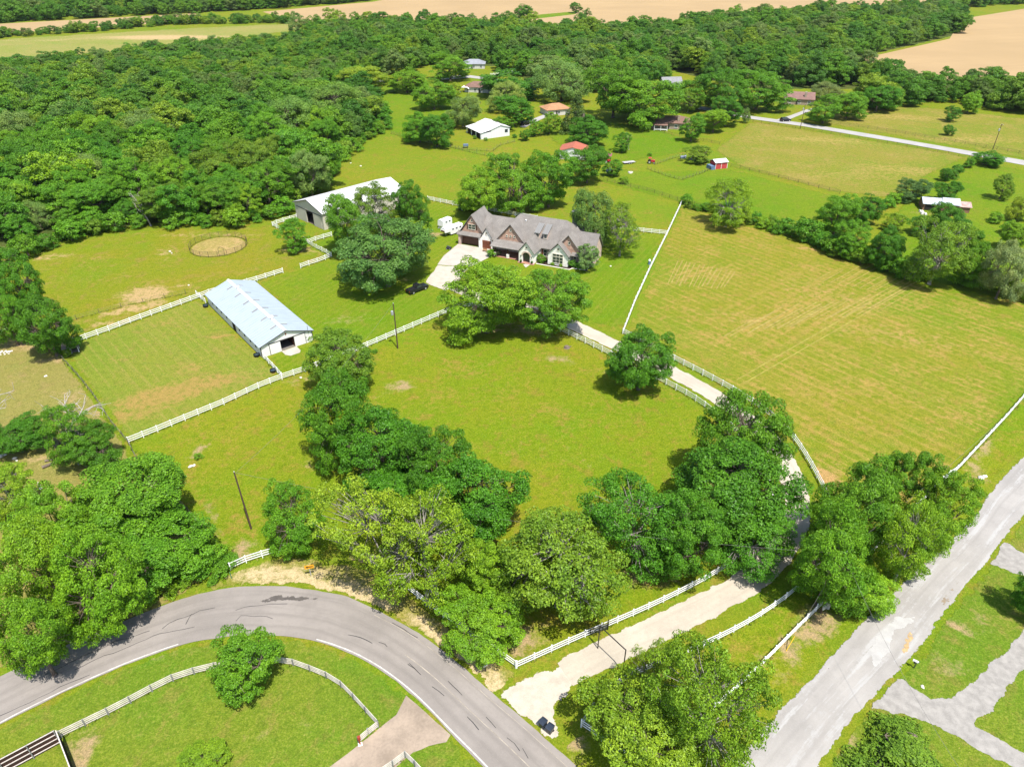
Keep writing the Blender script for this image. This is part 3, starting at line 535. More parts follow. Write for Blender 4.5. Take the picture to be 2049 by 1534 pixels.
def crown(seed, a=6.0, h=12.0, cb=1.6, nc=62, cr=1.75, nl=300, leaf=0.5, shape='round', lump=0.28, flat=0.75, mat=None, gap=0.0):
    """foliage made of separate leafy sprays: sprays sit on limb ends spread through the crown, leaves cover each spray"""
    rs = np.random.RandomState(seed); zc, b = (h+cb)/2, (h-cb)/2
    cen = []; tries = 0
    nlb = rs.randint(5, 9); lob = [(np.array([0, 0, zc]), np.array([a*.62, a*.62, b*.8]))]
    for k in range(nlb):      # main limbs carry lobes of unequal size
        t = 6.283*(k+rs.uniform(-.35, .35))/nlb; q = rs.uniform(.42, .72)*a; lr = rs.uniform(.30, .30+lump*.55)
        lob.append((np.array([math.cos(t)*q, math.sin(t)*q, zc+b*rs.uniform(-.55, .55)]), np.array([a*lr, a*lr, b*lr*rs.uniform(.9, 1.5)])))
    lob.append((np.array([rs.uniform(-.25, .25)*a, rs.uniform(-.25, .25)*a, zc+b*.55]), np.array([a*.38, a*.38, b*.45])))
    wts = np.array([r[0]*r[2] for _, r in lob]); wts /= wts.sum()
    while len(cen) < nc and tries < nc*60:
        tries += 1
        if shape == 'cone':
            zz = rs.uniform(0, 1)**1.25; th = rs.uniform(0, 6.283); r0 = (1-zz)*rs.uniform(.5, 1.0)**.5*(1+.25*math.sin(3*th+seed))
            p = np.array([math.cos(th)*r0*(a-cr*.5), math.sin(th)*r0*(a-cr*.5), cb+zz*(h-cb)*0.97])
        else:
            li = rs.choice(len(lob), p=wts); c0, r0 = lob[li]; d = rs.normal(size=3); d /= np.linalg.norm(d)
            p = c0+d*r0*rs.uniform(0.35, 1.12)**0.45
            if any(m != li and np.linalg.norm((p-lc)/lr_) < .8 for m, (lc, lr_) in enumerate(lob)) and rs.rand() < .8: continue
            if shape == 'dome' and p[2] < zc: p[2] = zc-(zc-p[2])*1.15
        if p[2] < cb*0.5: continue
        if cen and np.min(np.linalg.norm(np.array(cen)-p, axis=1)) < cr*(0.55+gap): continue
        cen.append(p)
    A_ = np.array(cen)
    if shape != 'cone':       # keep to the measured spread and height
        for ax in (0, 1):
            lo_, hi_ = np.percentile(A_[:, ax], (1.5, 98.5)); A_[:, ax] = (A_[:, ax]-(lo_+hi_)/2)*(2*(a-cr*.78)/(hi_-lo_))
        z0, z1 = A_[:, 2].min(), A_[:, 2].max(); A_[:, 2] = cb+cr*flat*.6 + (A_[:, 2]-z0)/(z1-z0)*(h-cb-cr*flat*1.2)
        cen = list(A_)
    cen = np.array(cen); Cs = []; Ns = []
    for c in cen:
        r = cr*rs.uniform(0.65, 1.15); n = int(nl*(r/cr)**2*rs.uniform(.8, 1.2)); d = rs.normal(size=(n, 3)); d /= np.linalg.norm(d, axis=1)[:, None]
        d[:, 2] = np.where(d[:, 2] < -0.35, -d[:, 2]*rs.uniform(0, 1, n), d[:, 2]); sub = rs.normal(size=(7, 3)); sub /= np.linalg.norm(sub, axis=1)[:, None]
        bump = 1+0.30*(np.max(d@sub.T, axis=1)-0.75)
        rad = r*rs.uniform(0.55, 1.0, n)**0.35*bump
        P = c + d*rad[:, None]*np.array([1, 1, flat])
        out = P-np.array([0, 0, zc*0.8]); out /= np.linalg.norm(out, axis=1)[:, None]
        N = d*0.75 + out*0.35 + np.array([0, 0, 0.35]) + rs.normal(size=(n, 3))*0.58
        N /= np.linalg.norm(N, axis=1)[:, None]; Cs.append(P); Ns.append(N)
    C = np.concatenate(Cs); N = np.concatenate(Ns)
    q = np.linalg.norm((C-np.array([0, 0, zc]))/np.array([a, a, b]), axis=1)      # few leaves grow in the bare inside of the crown
    k = (q > 0.62) | (rs.rand(len(C)) < 0.3); C = C[k]; N = N[k]; n = len(C)
    L = leaf*rs.uniform(0.65, 1.3, n); me = leaf_mesh('crown', C, N, L, L*rs.uniform(.5, .75, n), mat or M_leaf, rs)
    return me, cen
def limbs(seed, cen, h, cb, tr=0.32, mat=None, twigs=1.0, lean=0.0):
    rs = np.random.RandomState(seed+99); m = MB(); top = Vector((lean*h*.3, rs.uniform(-.3, .3), h*0.42)); fork = Vector((lean*h*.1, 0, max(cb*1.1, h*0.2)))
    m.tube((0, 0, -0.15), (0, 0, 0.35), tr*1.5, tr*1.05, 8); m.tube((0, 0, 0.35), fork, tr*1.05, tr*.78, 8); m.tube(fork, top, tr*.78, tr*.42, 7)
    mains = []
    for i in range(6):
        t = 2*math.pi*(i+rs.uniform(-.3, .3))/6; e = fork.lerp(top, rs.uniform(.1, .9)); tip = e+Vector((math.cos(t), math.sin(t), rs.uniform(.5, 1.1)))*h*rs.uniform(.16, .24)
        m.tube(e, tip, tr*.36, tr*.2, 6); mains.append((e, tip))
    mains.append((fork, top+Vector((0, 0, h*.25)))); m.tube(top, mains[-1][1], tr*.42, tr*.16, 6)
    for c in cen:
        if rs.rand() > twigs: continue
        c = Vector(c); e, tip = min(mains, key=lambda s: (s[1]-c).length)
        q = tip.lerp(c, .5)+Vector(rs.uniform(-.3, .3, 3)); m.tube(tip, q, tr*.18, tr*.12, 4, False); m.tube(q, c, tr*.12, tr*.05, 4, False)
    return m.mesh('trunk', mat or M_bark, True)
def dead_tree(seed, h=9.0, tr=0.26):
    rs = np.random.RandomState(seed); m = MB()
    def grow(p, d, L, r, lv):
        n = 3
        for k in range(n):
            d2 = (d+Vector(rs.normal(size=3)*0.16)).normalized(); q = p+d2*L/n; m.tube(p, q, r*(1-k/n*.4), r*(1-(k+1)/n*.4), 5 if lv else 8, False); p, d = q, d2
            if lv < 3 and (k or lv): 
                for _ in range(2 if lv < 2 else 1):
                    s = (d+Vector(rs.normal(size=3)*0.8)+Vector((0, 0, .15))).normalized(); grow(p, s, L*rs.uniform(.45, .75), r*.5, lv+1)
    m.tube((0, 0, -.15), (0, 0, .3), tr*1.5, tr, 8); grow(Vector((0, 0, .3)), Vector((rs.uniform(-.2, .2), 0, 1)).normalized(), h*.6, tr, 0)
    return m.mesh('branches', M_deadbark)
PR = {}
def proto(key, seed, trunkmat=None, tr=0.32, twigs=0.6, lean=0.0, **kw):
    me, cen = crown(seed, **kw); a, h, cb = kw.get('a', 6.0), kw.get('h', 12.0), kw.get('cb', 1.6)
    tm = limbs(seed, cen, h, cb, tr, trunkmat, twigs, lean) if tr else None
    PR.setdefault(key, []).append(dict(c=me, t=tm, a=a, h=h, cb=cb))
for s in (1, 2, 3, 4, 5): proto('oak', s, nc=250, cr=1.0, nl=300, leaf=0.235, shape='dome', cb=0.5, lump=0.55)
for s in (11, 12, 13, 14): proto('elm', s, nc=230, cr=0.95, nl=290, leaf=0.235, lump=0.65, h=13, cb=0.6, flat=0.85)
for s in (21, 22): proto('pecan', s, M_pale, nc=230, cr=0.80, nl=120, leaf=0.235, lump=0.55, twigs=1.0, gap=0.12, flat=0.55)
for s in (25, 26): proto('loose', s, M_pale, nc=230, cr=0.92, nl=210, leaf=0.23, lump=0.6, twigs=0.8, gap=0.06, flat=0.7, cb=0.6)
for s in (31, 32): proto('round', s, a=4.0, h=8.5, cb=0.3, nc=170, cr=0.68, nl=220, leaf=0.20, lump=0.35, tr=0.22)
for s in (41, 42): proto('willow', s, nc=220, cr=0.95, nl=260, leaf=0.23, lump=0.6, flat=1.2, h=13, cb=0.6)
for s in (51, 52): proto('cedar', s, a=3.4, h=8.5, cb=0.1, nc=190, cr=0.62, nl=220, leaf=0.20, shape='cone', flat=1.0, tr=0.2)
for s in (61, 62, 63): proto('bush', s, a=1.6, h=2.4, cb=0.0, nc=50, cr=0.45, nl=110, leaf=0.18, lump=0.5, tr=0.06)
for s in (71, 72, 73, 74, 75, 76): proto('wood', s, a=6.5, h=13, cb=0.2, nc=165, cr=1.2, nl=150, leaf=0.42, shape='dome', lump=0.45, tr=0.3, twigs=0.1)
for s in (81, 82, 83): proto('woodtall', s, a=5.6, h=14.5, cb=0.4, nc=155, cr=1.12, nl=145, leaf=0.40, lump=0.5, flat=1.0, tr=0.3, twigs=0.1)
PR['dead'] = [dict(d=dead_tree(s)) for s in (5, 6, 7)]
DK, MD, BR, YG, GG, VY = (0.062, 0.175, 0.013), (0.090, 0.212, 0.014), (0.128, 0.250, 0.015), (0.150, 0.258, 0.017), (0.135, 0.222, 0.062), (0.205, 0.285, 0.024)
OL = (0.112, 0.198, 0.018)
_sph = []
for i in range(15):
    for j in range(24):
        th = math.pi*(i+.5)/15; ph = 2*math.pi*j/24; _sph.append((math.sin(th)*math.cos(ph), math.sin(th)*math.sin(ph), math.cos(th)))
_sph = np.array(_sph)
def solve(bb, pr, lo=0.85, hi=3.2):
    """crown outline read from the photograph -> stand point, crown radius and height of the tree"""
    x0, y0, x1, y1 = bb; cx = (x0+x1)/2; P = G(cx, y1); d = math.hypot(P.y*CP+CAM_H*SP, 0); a = (x1-x0)/2*d/FOC; h = 1.6*a; X, Y = P.x, P.y; q = pr['cb']/pr['h']
    for _ in range(40):
        cb = h*q; pts = _sph*np.array([a, a, (h-cb)/2]) + np.array([X, Y, (h+cb)/2]); u, v, dd = proj(pts)
        ux0, ux1, vy0, vy1 = u.min(), u.max(), v.min(), v.max()
        a *= ((x1-x0)/(ux1-ux0))**.8; X += (cx-(ux0+ux1)/2)*dd.mean()/FOC
        h = min(max(h*((y1-y0)/(vy1-vy0))**.8, lo*a), hi*a)
        Y += 0.8*(G(cx, y1).y-G(cx, vy1).y)
    return X, Y, a, h
RND = random.Random(7)
def tree(name, label, kind, bb=None, col=MD, at=None, group=None, var=None, cat='tree', rz=None, **kw):
    L = PR[kind]; pr = L[RND.randrange(len(L)) if var is None else var % len(L)]
    if bb: X, Y, a, h = solve(bb, pr, **kw)
    else: X, Y, a, h = at
    t = thing(name, label, cat, (X, Y, 0), RND.uniform(0, 6.28) if rz is None else rz, group); t.scale = (a/pr['a'], a/pr['a'], h/pr['h'])
    c = inst('crown', pr['c'], t); k = RND.uniform(.9, 1.1); c.color = (col[0]*k*RND.uniform(.92, 1.08), col[1]*k, col[2]*k, 1)
    if pr['t']: inst('trunk', pr['t'], t)
    return t
def dead(label, px, py, h, var=0, name='dead_tree', group=None, sxy=None):
    g = G(px, py); t = thing(name, label, 'tree', g, RND.uniform(0, 6.28), group); s = h/7.5; t.scale = (sxy or s, sxy or s, s); inst('branches', PR['dead'][var % 3]['d'], t); return t

T = tree
# the pasture grove
T('oak_tree', 'dark green tree beside the fence just right of the long stable', 'elm', (612, 658, 750, 782), OL)
T('oak_tree', 'dense dark tree at the upper left end of the pasture grove', 'oak', (604, 752, 742, 925), DK)
T('oak_tree', 'broad dark tree in the middle of the pasture grove', 'oak', (672, 800, 850, 990), DK)
T('oak_tree', 'dark tree with pointed top at the right of the pasture grove', 'elm', (805, 852, 945, 1030), DK)
T('oak_tree', 'big dark tree at the lower right end of the pasture grove', 'oak', (848, 895, 1046, 1095), DK)
T('oak_tree', 'dark low tree behind the yellow-green pecan in the pasture grove', 'oak', (745, 930, 900, 1060), DK)
T('pecan_tree', 'airy yellow-green pecan with pale limbs at the road bend', 'pecan', (652, 952, 870, 1185), VY, var=0)
T('pecan_tree', 'sparse yellow-green pecan leaning over the white roadside fence', 'pecan', (745, 985, 945, 1215), YG, var=1)
T('roadside_tree', 'mid green tree with bare trunk beside the orange arrow sign', 'elm', (522, 966, 648, 1105), MD)
T('hackberry_tree', 'large olive green tree with grey twigs above the driveway fence', 'loose', (985, 995, 1252, 1258), OL, var=0)
T('hackberry_tree', 'bright green tree between the yellow pecan and the large olive tree', 'elm', (905, 1060, 1040, 1215), BR)
T('young_tree', 'small bright green tree on the roadside corner by the driveway mouth', 'elm', (880, 1165, 1042, 1322), BR)
T('oak_tree', 'dark round tree left of the pale-leaved patch by the driveway curve', 'loose', (1172, 948, 1372, 1145), DK, var=1)
T('oak_tree', 'dark tree with a bare trunk above the lower driveway fence', 'elm', (1295, 985, 1450, 1165), DK)
T('oak_tree', 'tall dark tree overhanging the driveway curve', 'elm', (1395, 783, 1580, 990), MD)
T('oak_tree', 'wide dark tree covering the inside of the driveway bend', 'oak', (1345, 855, 1610, 1085), DK)
T('poplar_tree', 'pale yellowish green young tree in front of the dark driveway trees', 'pecan', (1378, 935, 1482, 1070), (0.17, 0.20, 0.06), var=0)
T('oak_tree', 'dark tree shading the lower driveway between fence and gravel', 'loose', (1420, 990, 1600, 1145), DK, var=0)
T('oak_tree', 'round dark tree standing alone beside the upper driveway', 'oak', (1220, 646, 1350, 784), DK, var=1)
# trees along the lane
T('lane_tree', 'tall bright tree at the back of the lane side grove', 'elm', (1738, 853, 1872, 1040), MD)
T('lane_tree', 'dense tree above the utility pole beside the lane', 'oak', (1578, 985, 1760, 1225), MD)
T('lane_tree', 'broad green tree in the middle of the lane side grove', 'elm', (1625, 930, 1815, 1120), MD)
T('lane_tree', 'yellowish green tree leaning over the pale lane', 'loose', (1740, 1000, 1905, 1180), YG, var=1)
T('lane_tree', 'tree at the right end of the lane side grove overhanging the road', 'elm', (1830, 930, 1968, 1090), BR)
T('lane_tree', 'low leafy tree at the foot of the lane side grove by the guy wire', 'elm', (1640, 1100, 1800, 1235), BR)
T('corner_tree', 'large loose yellow-green tree filling the fenced corner by the bins', 'elm', (1158, 1330, 1405, 1590), (0.135, 0.235, 0.018))
T('corner_tree', 'airy green tree at the right of the fenced corner beside the lane', 'loose', (1300, 1270, 1532, 1560), (0.125, 0.215, 0.018), var=1)
T('corner_tree', 'slim tree rising beside the entrance arch', 'pecan', (1262, 1258, 1360, 1400), YG, var=0)
T('cedar_tree', 'dark bushy cedar at the bottom right beside the grey gravel loop', 'cedar', (1695, 1418, 1945, 1640), (0.115, 0.20, 0.020), lo=.7)
T('young_tree', 'lone round sapling on the lawn inside the road bend', 'round', (412, 1253, 562, 1402), MD, var=0)
T('yard_bush', 'clipped light green bush at the bottom edge of the lawn', 'round', (352, 1492, 458, 1580), YG, var=1)
T('yard_tree', 'tree at the right picture edge beside the upper gravel drive', 'oak', (2030, 1120, 2150, 1240), DK)
# left grove above the road
for bb, c, k, l in [((125, 912, 378, 1105), MD, 'oak', 'broad tree at the top of the left roadside grove'), ((-20, 1030, 190, 1240), BR, 'elm', 'tree at the left picture edge in the middle of the roadside grove'),
        ((190, 1015, 418, 1190), MD, 'oak', 'tree with a thick pale trunk at the right of the roadside grove'), ((-40, 1140, 160, 1372), BR, 'elm', 'lowest tree of the left roadside grove overhanging the road'),
        ((90, 1045, 290, 1270), BR, 'elm', 'bright green tree in the centre of the left roadside grove'), ((-60, 925, 75, 1040), YG, 'loose', 'loose yellowish tree at the left picture edge above the roadside grove'),
        ((20, 960, 190, 1120), BR, 'elm', 'bright tree at the upper left of the roadside grove')]:
    T('grove_tree', l, k, bb, c)
T('gnarled_tree', 'half dead leafy tree standing over fallen logs in the dry yard', 'loose', (72, 760, 190, 930), MD, var=0)
T('gnarled_tree', 'low spreading tree right of the fallen logs in the dry yard', 'oak', (130, 850, 242, 945), DK)
T('vine_thicket', 'dense dark bush round the foot of the bare grey tree', 'oak', (-30, 830, 95, 915), DK)
dead('bare grey tree with twisted branches at the left picture edge', 22, 885, 8.5, 0)
dead('small bare snag rising out of the half dead leafy tree', 135, 905, 8.0, 1)
T('oak_tree', 'big dark tree above the small grey shelter at the left', 'oak', (20, 578, 152, 712), DK)
T('oak_tree', 'dark tree at the left picture edge beside the round pen paddock', 'oak', (-40, 560, 62, 690), MD)
T('oak_tree', 'tall dark tree at the left picture edge under the wood', 'elm', (-30, 455, 88, 625), DK)
# around the house and barns
T('live_oak', 'large round oak with silvery highlights left of the concrete pad', 'oak', (674, 428, 864, 578), (0.085, 0.175, 0.045), var=2)
T('shade_tree', 'broad bright tree in front of the house beside the driveway', 'oak', (886, 520, 1060, 672), BR, var=0)
T('shade_tree', 'leaning tree with broken bark at the right of the house front tree', 'elm', (1030, 540, 1176, 668), MD)
T('pecan_tree', 'left crown of the big pecans behind the house', 'oak', (912, 330, 1010, 430), BR)
T('pecan_tree', 'tall middle pecan of the group behind the house', 'elm', (970, 305, 1085, 418), MD)
T('pecan_tree', 'right hand pecan of the group behind the house', 'oak', (1050, 298, 1148, 412), MD)
T('pecan_tree', 'dark tree beside the red-roofed shed behind the pecans', 'oak', (1136, 293, 1216, 365), DK)
T('shrub_tree', 'small tree at the right end of the red-roofed shed', 'round', (1205, 318, 1246, 352), MD)
T('elm_tree', 'soft grey-green tree behind the chimney of the house', 'willow', (1145, 378, 1240, 492), (0.105, 0.19, 0.045), var=0)
T('elm_tree', 'thin crooked tree at the right of the grey-green tree behind the house', 'pecan', (1205, 412, 1284, 502), OL, var=0)
T('barn_tree', 'left tree in front of the white-roofed arena barn', 'elm', (640, 385, 742, 508), MD)
T('barn_tree', 'tree before the middle of the arena barn roof', 'loose', (705, 366, 800, 470), OL, var=0)
T('barn_tree', 'dark upright tree at the right end of the arena barn', 'elm', (785, 357, 860, 470), DK)
T('barn_tree', 'small yellow-tinged tree between the arena barn and the large oak', 'oak', (775, 430, 850, 482), YG)
T('young_tree', 'small round tree beside the zigzag white fence', 'round', (554, 436, 617, 503), MD, var=0)
T('myrtle_tree', 'small pale green ornamental tree at the right corner of the house', 'round', (1151, 489, 1199, 542), (0.125, 0.20, 0.07), var=1)
T('walnut_tree', 'lone yellow-green tree on the far edge of the hay field', 'loose', (1411, 356, 1511, 452), YG, var=0)
# right hand hedgerow and beyond
for i, (bb, c, k, l) in enumerate([((1636, 388, 1720, 470), MD, 'oak', 'left tree of the hedgerow clump at the hay field corner'), ((1705, 388, 1770, 450), DK, 'oak', 'dark rounded tree behind the hedgerow clump'),
        ((1668, 440, 1745, 512), MD, 'elm', 'tree in the hedgerow below the dark rounded tree'), ((1735, 448, 1815, 535), DK, 'oak', 'low tree in the middle of the hay field hedgerow'),
        ((1808, 440, 1958, 568), OL, 'loose', 'biggest tree of the hay field hedgerow'), ((1850, 405, 1945, 480), DK, 'elm', 'dark tree in front of the old tin shed'),
        ((1962, 478, 2075, 596), (0.17, 0.225, 0.10), 'willow', 'silvery flowering tree at the right picture edge'), ((1905, 480, 1985, 570), MD, 'oak', 'tree between the biggest hedgerow tree and the silvery tree'),
        ((2000, 440, 2070, 500), BR, 'oak', 'bright bush-like tree above the silvery tree at the right'), ((1765, 425, 1815, 462), YG, 'round', 'small yellowish tree left of the tin shed'),
        ((1815, 430, 1870, 470), DK, 'round', 'small dark tree beside the white junk at the tin shed'), ((1868, 362, 1925, 402), DK, 'oak', 'dark tree just behind the tin shed'),
        ((1795, 356, 1860, 402), (0.07, 0.145, 0.045), 'oak', 'dense hedge-like tree in the fence line left of the tin shed'), ((1984, 348, 2036, 398), OL, 'round', 'round tree standing alone on the green lot'),
        ((2012, 388, 2075, 440), VY, 'willow', 'yellow feathery tree at the right picture edge'), ((1880, 335, 1912, 362), DK, 'round', 'small tree in the fence line beside the far road'),
        ((1945, 300, 2010, 332), DK, 'oak', 'low dark tree beside the far road at the right'), ((1886, 212, 1925, 243), DK, 'round', 'dark rounded tree in the rough meadow'), ((1886, 250, 1914, 271), DK, 'round', 'small dark bush tree in the middle of the rough meadow'),
        ((1918, 180, 1968, 225), BR, 'oak', 'bright tree at the edge of the rough meadow')]):
    T('hedgerow_tree', l, k, bb, c)
# farmsteads behind the house
for bb, c, k, l in [((829, 158, 906, 218), MD, 'oak', 'round tree on the lawn left of the long brown-roofed house'), ((890, 190, 962, 252), GG, 'willow', 'grey-green willow behind the white metal barn'),
        ((804, 222, 872, 284), MD, 'oak', 'left one of two trees left of the white metal barn'), ((838, 224, 908, 292), DK, 'oak', 'right one of two trees left of the white metal barn'),
        ((975, 160, 1048, 222), (0.19, 0.25, 0.06), 'willow', 'pale yellow-green tree at the end of the brown-roofed house'), ((990, 190, 1066, 248), DK, 'oak', 'dark tree in front of the pale yellow-green tree'),
        ((1120, 184, 1190, 266), (0.075, 0.14, 0.03), 'cedar', 'tall dark cedar right of the orange-roofed house'), ((1138, 228, 1216, 290), DK, 'oak', 'round dark tree on the lawn below the cedar'),
        ((1172, 118, 1290, 232), MD, 'elm', 'large tree left of the brick house with the play set'), ((1215, 150, 1365, 248), MD, 'oak', 'massive tree crown behind the brick house with the play set'),
        ((1055, 240, 1086, 272), MD, 'round', 'small tree right of the white metal barn'), ((1078, 225, 1122, 268), BR, 'round', 'young tree beside the farm lane'), ((1038, 258, 1062, 281), MD, 'round', 'low round bush at the corner of the white metal barn'),
        ((985, 232, 1030, 262), MD, 'round', 'small tree just behind the roof of the white metal barn'), ((1228, 264, 1264, 304), MD, 'round', 'leafy bush tangled with a dead trunk on the far lawn'), ((1360, 226, 1412, 282), MD, 'round', 'tree at the right front of the brick house'),
        ((1402, 218, 1458, 264), BR, 'oak', 'bright tree right of the brick house'), ((1424, 192, 1488, 250), DK, 'elm', 'tall dark tree beside the far road'), ((1484, 210, 1504, 245), GG, 'willow', 'slim pale tree at the near side of the far road'),
        ((1370, 290, 1424, 326), OL, 'round', 'small tree between the blue scrap and the red shed'), ((1356, 182, 1402, 224), OL, 'loose', 'thin olive tree before the small white house'), ((1360, 150, 1440, 218), MD, 'oak', 'left tree of the row behind the far road'),
        ((1405, 135, 1500, 220), DK, 'elm', 'middle tree of the row behind the far road'), ((1460, 140, 1580, 218), MD, 'oak', 'broad right tree of the row behind the far road'), ((1615, 190, 1690, 246), MD, 'elm', 'left tree of the belt right of the red-brown house'),
        ((1660, 180, 1740, 236), MD, 'oak', 'middle tree of the belt right of the red-brown house'), ((1720, 170, 1800, 222), DK, 'elm', 'right tree of the belt right of the red-brown house'), ((1625, 165, 1690, 200), (0.14, 0.19, 0.07), 'willow', 'greyish tree behind the red-brown house'),
        ((680, 130, 775, 188), VY, 'oak', 'yellow-green tree at the head of the narrow lawn'), ((775, 135, 850, 185), BR, 'oak', 'tree at the far end of the narrow lawn'), ((860, 105, 940, 160), MD, 'oak', 'umbrella shaped tree by the woodland lane'),
        ((900, 165, 925, 196), VY, 'round', 'small yellow tree at the edge of the narrow lawn'), ((1030, 8, 1064, 35), DK, 'oak', 'lone tree in the green strip of the wheat field'), ((1140, 4, 1166, 26), DK, 'round', 'dark round tree alone at the end of the wheat field strip'),
        ((1070, 120, 1180, 200), GG, 'willow', 'silvery tree behind the orange-roofed house'), ((960, 140, 1080, 195), DK, 'woodtall', 'dark tree right of the white board fence')]:
    T('farm_tree', l, k, bb, c)
dead('grey dead trunk leaning out of the bush on the far lawn', 1258, 300, 4.5, 2)
# hedge plants along the fence lines
HB = [(1378, 417, 2.6), (1395, 421, 2), (1500, 448, 2.2), (1525, 455, 3.0), (1545, 462, 2.6), (1565, 466, 4.2), (1585, 474, 3.2), (1604, 480, 3.6), (1622, 486, 3.0), (1640, 494, 3.8), (1655, 500, 3.5), (1672, 512, 3.4), (1700, 520, 3.5), (1722, 528, 3.2),
      (1765, 540, 3.6), (1790, 548, 3.4), (1775, 415, 3.2), (1788, 405, 3.0), (1850, 385, 2.4), (1900, 357, 3.2), (1915, 345, 2.8), (1938, 335, 3.4), (1975, 330, 2.6), (1990, 445, 3), (2020, 470, 3.4), (1248, 368, 2.4), (1190, 352, 2.2), (1955, 480, 2.8), (1935, 470, 2.6),
      (1300, 312, 1.4), (1030, 276, 1.6), (950, 278, 1.4), (972, 282, 1.3), (870, 207, 2.0), (1385, 318, 1.5), (1415, 326, 1.5)]
hb = densify(GL([(1372, 413), (1440, 432), (1520, 453), (1600, 479), (1660, 505), (1740, 533), (1810, 556), (1880, 570), (1960, 582), (2060, 604), (2160, 625)]), 4.2, 0, 0, closed=False)
for i, p in enumerate(hb):
    u = i/len(hb); h = RND.uniform(2.2, 4.0) if u < .38 else RND.uniform(3.2, 6.5)
    T('hedge_shrub', 'leafy shrub in the %s of the long hedgerow behind the hay field' % ('left third' if u < .38 else 'middle' if u < .7 else 'right third'), 'bush', at=(p.x+RND.uniform(-1, 2.5), p.y+RND.uniform(-.5, 3.5), h*RND.uniform(.55, .8), h), col=RND.choice([DK, MD, OL, BR, MD]), group='shrubs of the hay field hedgerow', cat='shrub')
for i, (x, y, h) in enumerate(HB):
    g = G(x, y); T('hedge_shrub', 'low leafy shrub growing along a fence line %s' % ('by the hay field corner' if x < 1500 and y > 360 else 'of the hay field hedgerow' if y > 440 else 'near the old tin shed' if x > 1700 else 'among the farmsteads behind the house'), 'bush', at=(g.x, g.y, h*RND.uniform(.6, .9), h), col=RND.choice([DK, MD, OL, BR]), group='shrubs along the far fence lines', cat='shrub')
for i, (x, y, h) in enumerate([(463, 1126, 1.6), (440, 1120, 2.0), (425, 1095, 1.6), (415, 1066, 1.3), (445, 1146, 1.8), (400, 1150, 1.5), (370, 1170, 1.4), (340, 1185, 1.6), (310, 1196, 1.5), (428, 1165, 1.0), (290, 1180, 1.8), (400, 1120, 1.8), (355, 1150, 1.7)]):
    g = G(x, y); T('weed_clump', 'rank green weeds on the bank between the roadside grove and the white corner fence', 'bush', at=(g.x, g.y, h*.9, h), col=RND.choice([BR, YG, MD]), group='weeds on the road bank', cat='weeds')
for (x, y, h, l, c) in [(136, 712, 1.5, 'round weed patch growing before the small grey shelter', OL), (120, 705, 1.6, 'weeds left of the small grey shelter', BR), (105, 690, 2.2, 'brownish shrub behind the small grey shelter', OL),
        (984, 513, 2.0, 'clipped round shrub at the left end of the house porch', MD), (995, 511, 1.7, 'dark shrub beside the left porch pier', (0.05, .06, .03)), (1083, 524, 2.0, 'clipped round shrub under the window right of the entrance', MD),
        (1146, 534, 1.9, 'low dark shrub right of the white gable', DK), (1160, 538, 1.7, 'low dark shrub under the small ornamental tree', DK), (1105, 531, .8, 'small flower tuft in the left part of the mulch bed', BR), (1122, 534, .8, 'small flower tuft in the middle of the mulch bed', YG),
        (750, 706, .9, 'tiny bush at the foot of the fence near the pasture pole', MD), (398, 917, 1.0, 'weedy tuft in the worn spot of the front pasture', BR), (660, 742, .9, 'weed tuft under the fence right of the stable', MD)]:
    g = G(x, y); T('shrub', l, 'bush', at=(g.x, g.y, h*.75, h), col=c, cat='shrub')
# ------------------------------------------------------------------ the woods
def scatter(poly, sp, seed, world=False):
    P = [Vector(p[:2]) for p in (poly if world else GL(poly))]; xs = [p.x for p in P]; ys = [p.y for p in P]; rs = np.random.RandomState(seed); out = []
    row = 0; y = min(ys)
    while y < max(ys):
        x = min(xs)+(sp/2 if row % 2 else 0)
        while x < max(xs): out.append((x+rs.uniform(-.33, .33)*sp, y+rs.uniform(-.33, .33)*sp)); x += sp
        y += sp*.87; row += 1
    A = np.array(out); k = inside(P, A[:, 0], A[:, 1]); return [tuple(q) for q in A[k]]
W_left = [(-190, 500), (55, 505), (150, 478), (180, 468), (330, 447), (480, 446), (548, 434), (585, 405), (620, 385), (648, 372), (655, 345), (700, 296), (755, 262), (752, 215), (705, 160), (690, 118), (620, 96), (560, 100), (342, 118), (200, 136), (0, 152), (-200, 165)]
W_mid = [(600, 72), (660, 62), (760, 58), (1000, 66), (1300, 66), (1500, 48), (1700, 34), (1925, 16), (1922, 66), (1800, 96), (1685, 122), (1700, 150), (1800, 165), (1790, 185), (1700, 170), (1620, 175), (1560, 165), (1480, 150), (1420, 160), (1375, 150), (1300, 178), (1190, 190), (1120, 188), (1050, 165), (1000, 140), (900, 128), (800, 150), (700, 150)]
W_right = [(1690, 232), (1740, 205), (1790, 190), (1900, 182), (2049, 190), (2300, 205), (2300, 245), (2049, 226), (1900, 205), (1800, 212)]
W_back = [(-300, 60), (0, 47), (300, 31), (520, 20), (745, 3), (745, -60), (-300, -40)]
W_belt = [(-200, 90), (0, 77), (200, 64), (342, 50), (590, 47), (590, 43), (342, 46), (200, 59), (0, 72), (-200, 84)]
W_far = [(1925, 16), (2100, 6), (2500, -25), (2500, -40), (2049, -6), (1900, 3)]
pts = [(p, 'left') for p in scatter(W_left, 9.4, 1)] + [(p, 'mid') for p in scatter(W_mid, 11.0, 2)] + [(p, 'right') for p in scatter(W_right, 9.0, 3)] + \
      [(p, 'back') for p in scatter(W_back, 13.0, 4)] + [(p, 'belt') for p in scatter(W_belt, 8.5, 5)] + [(p, 'back') for p in scatter(W_far, 12, 6)]
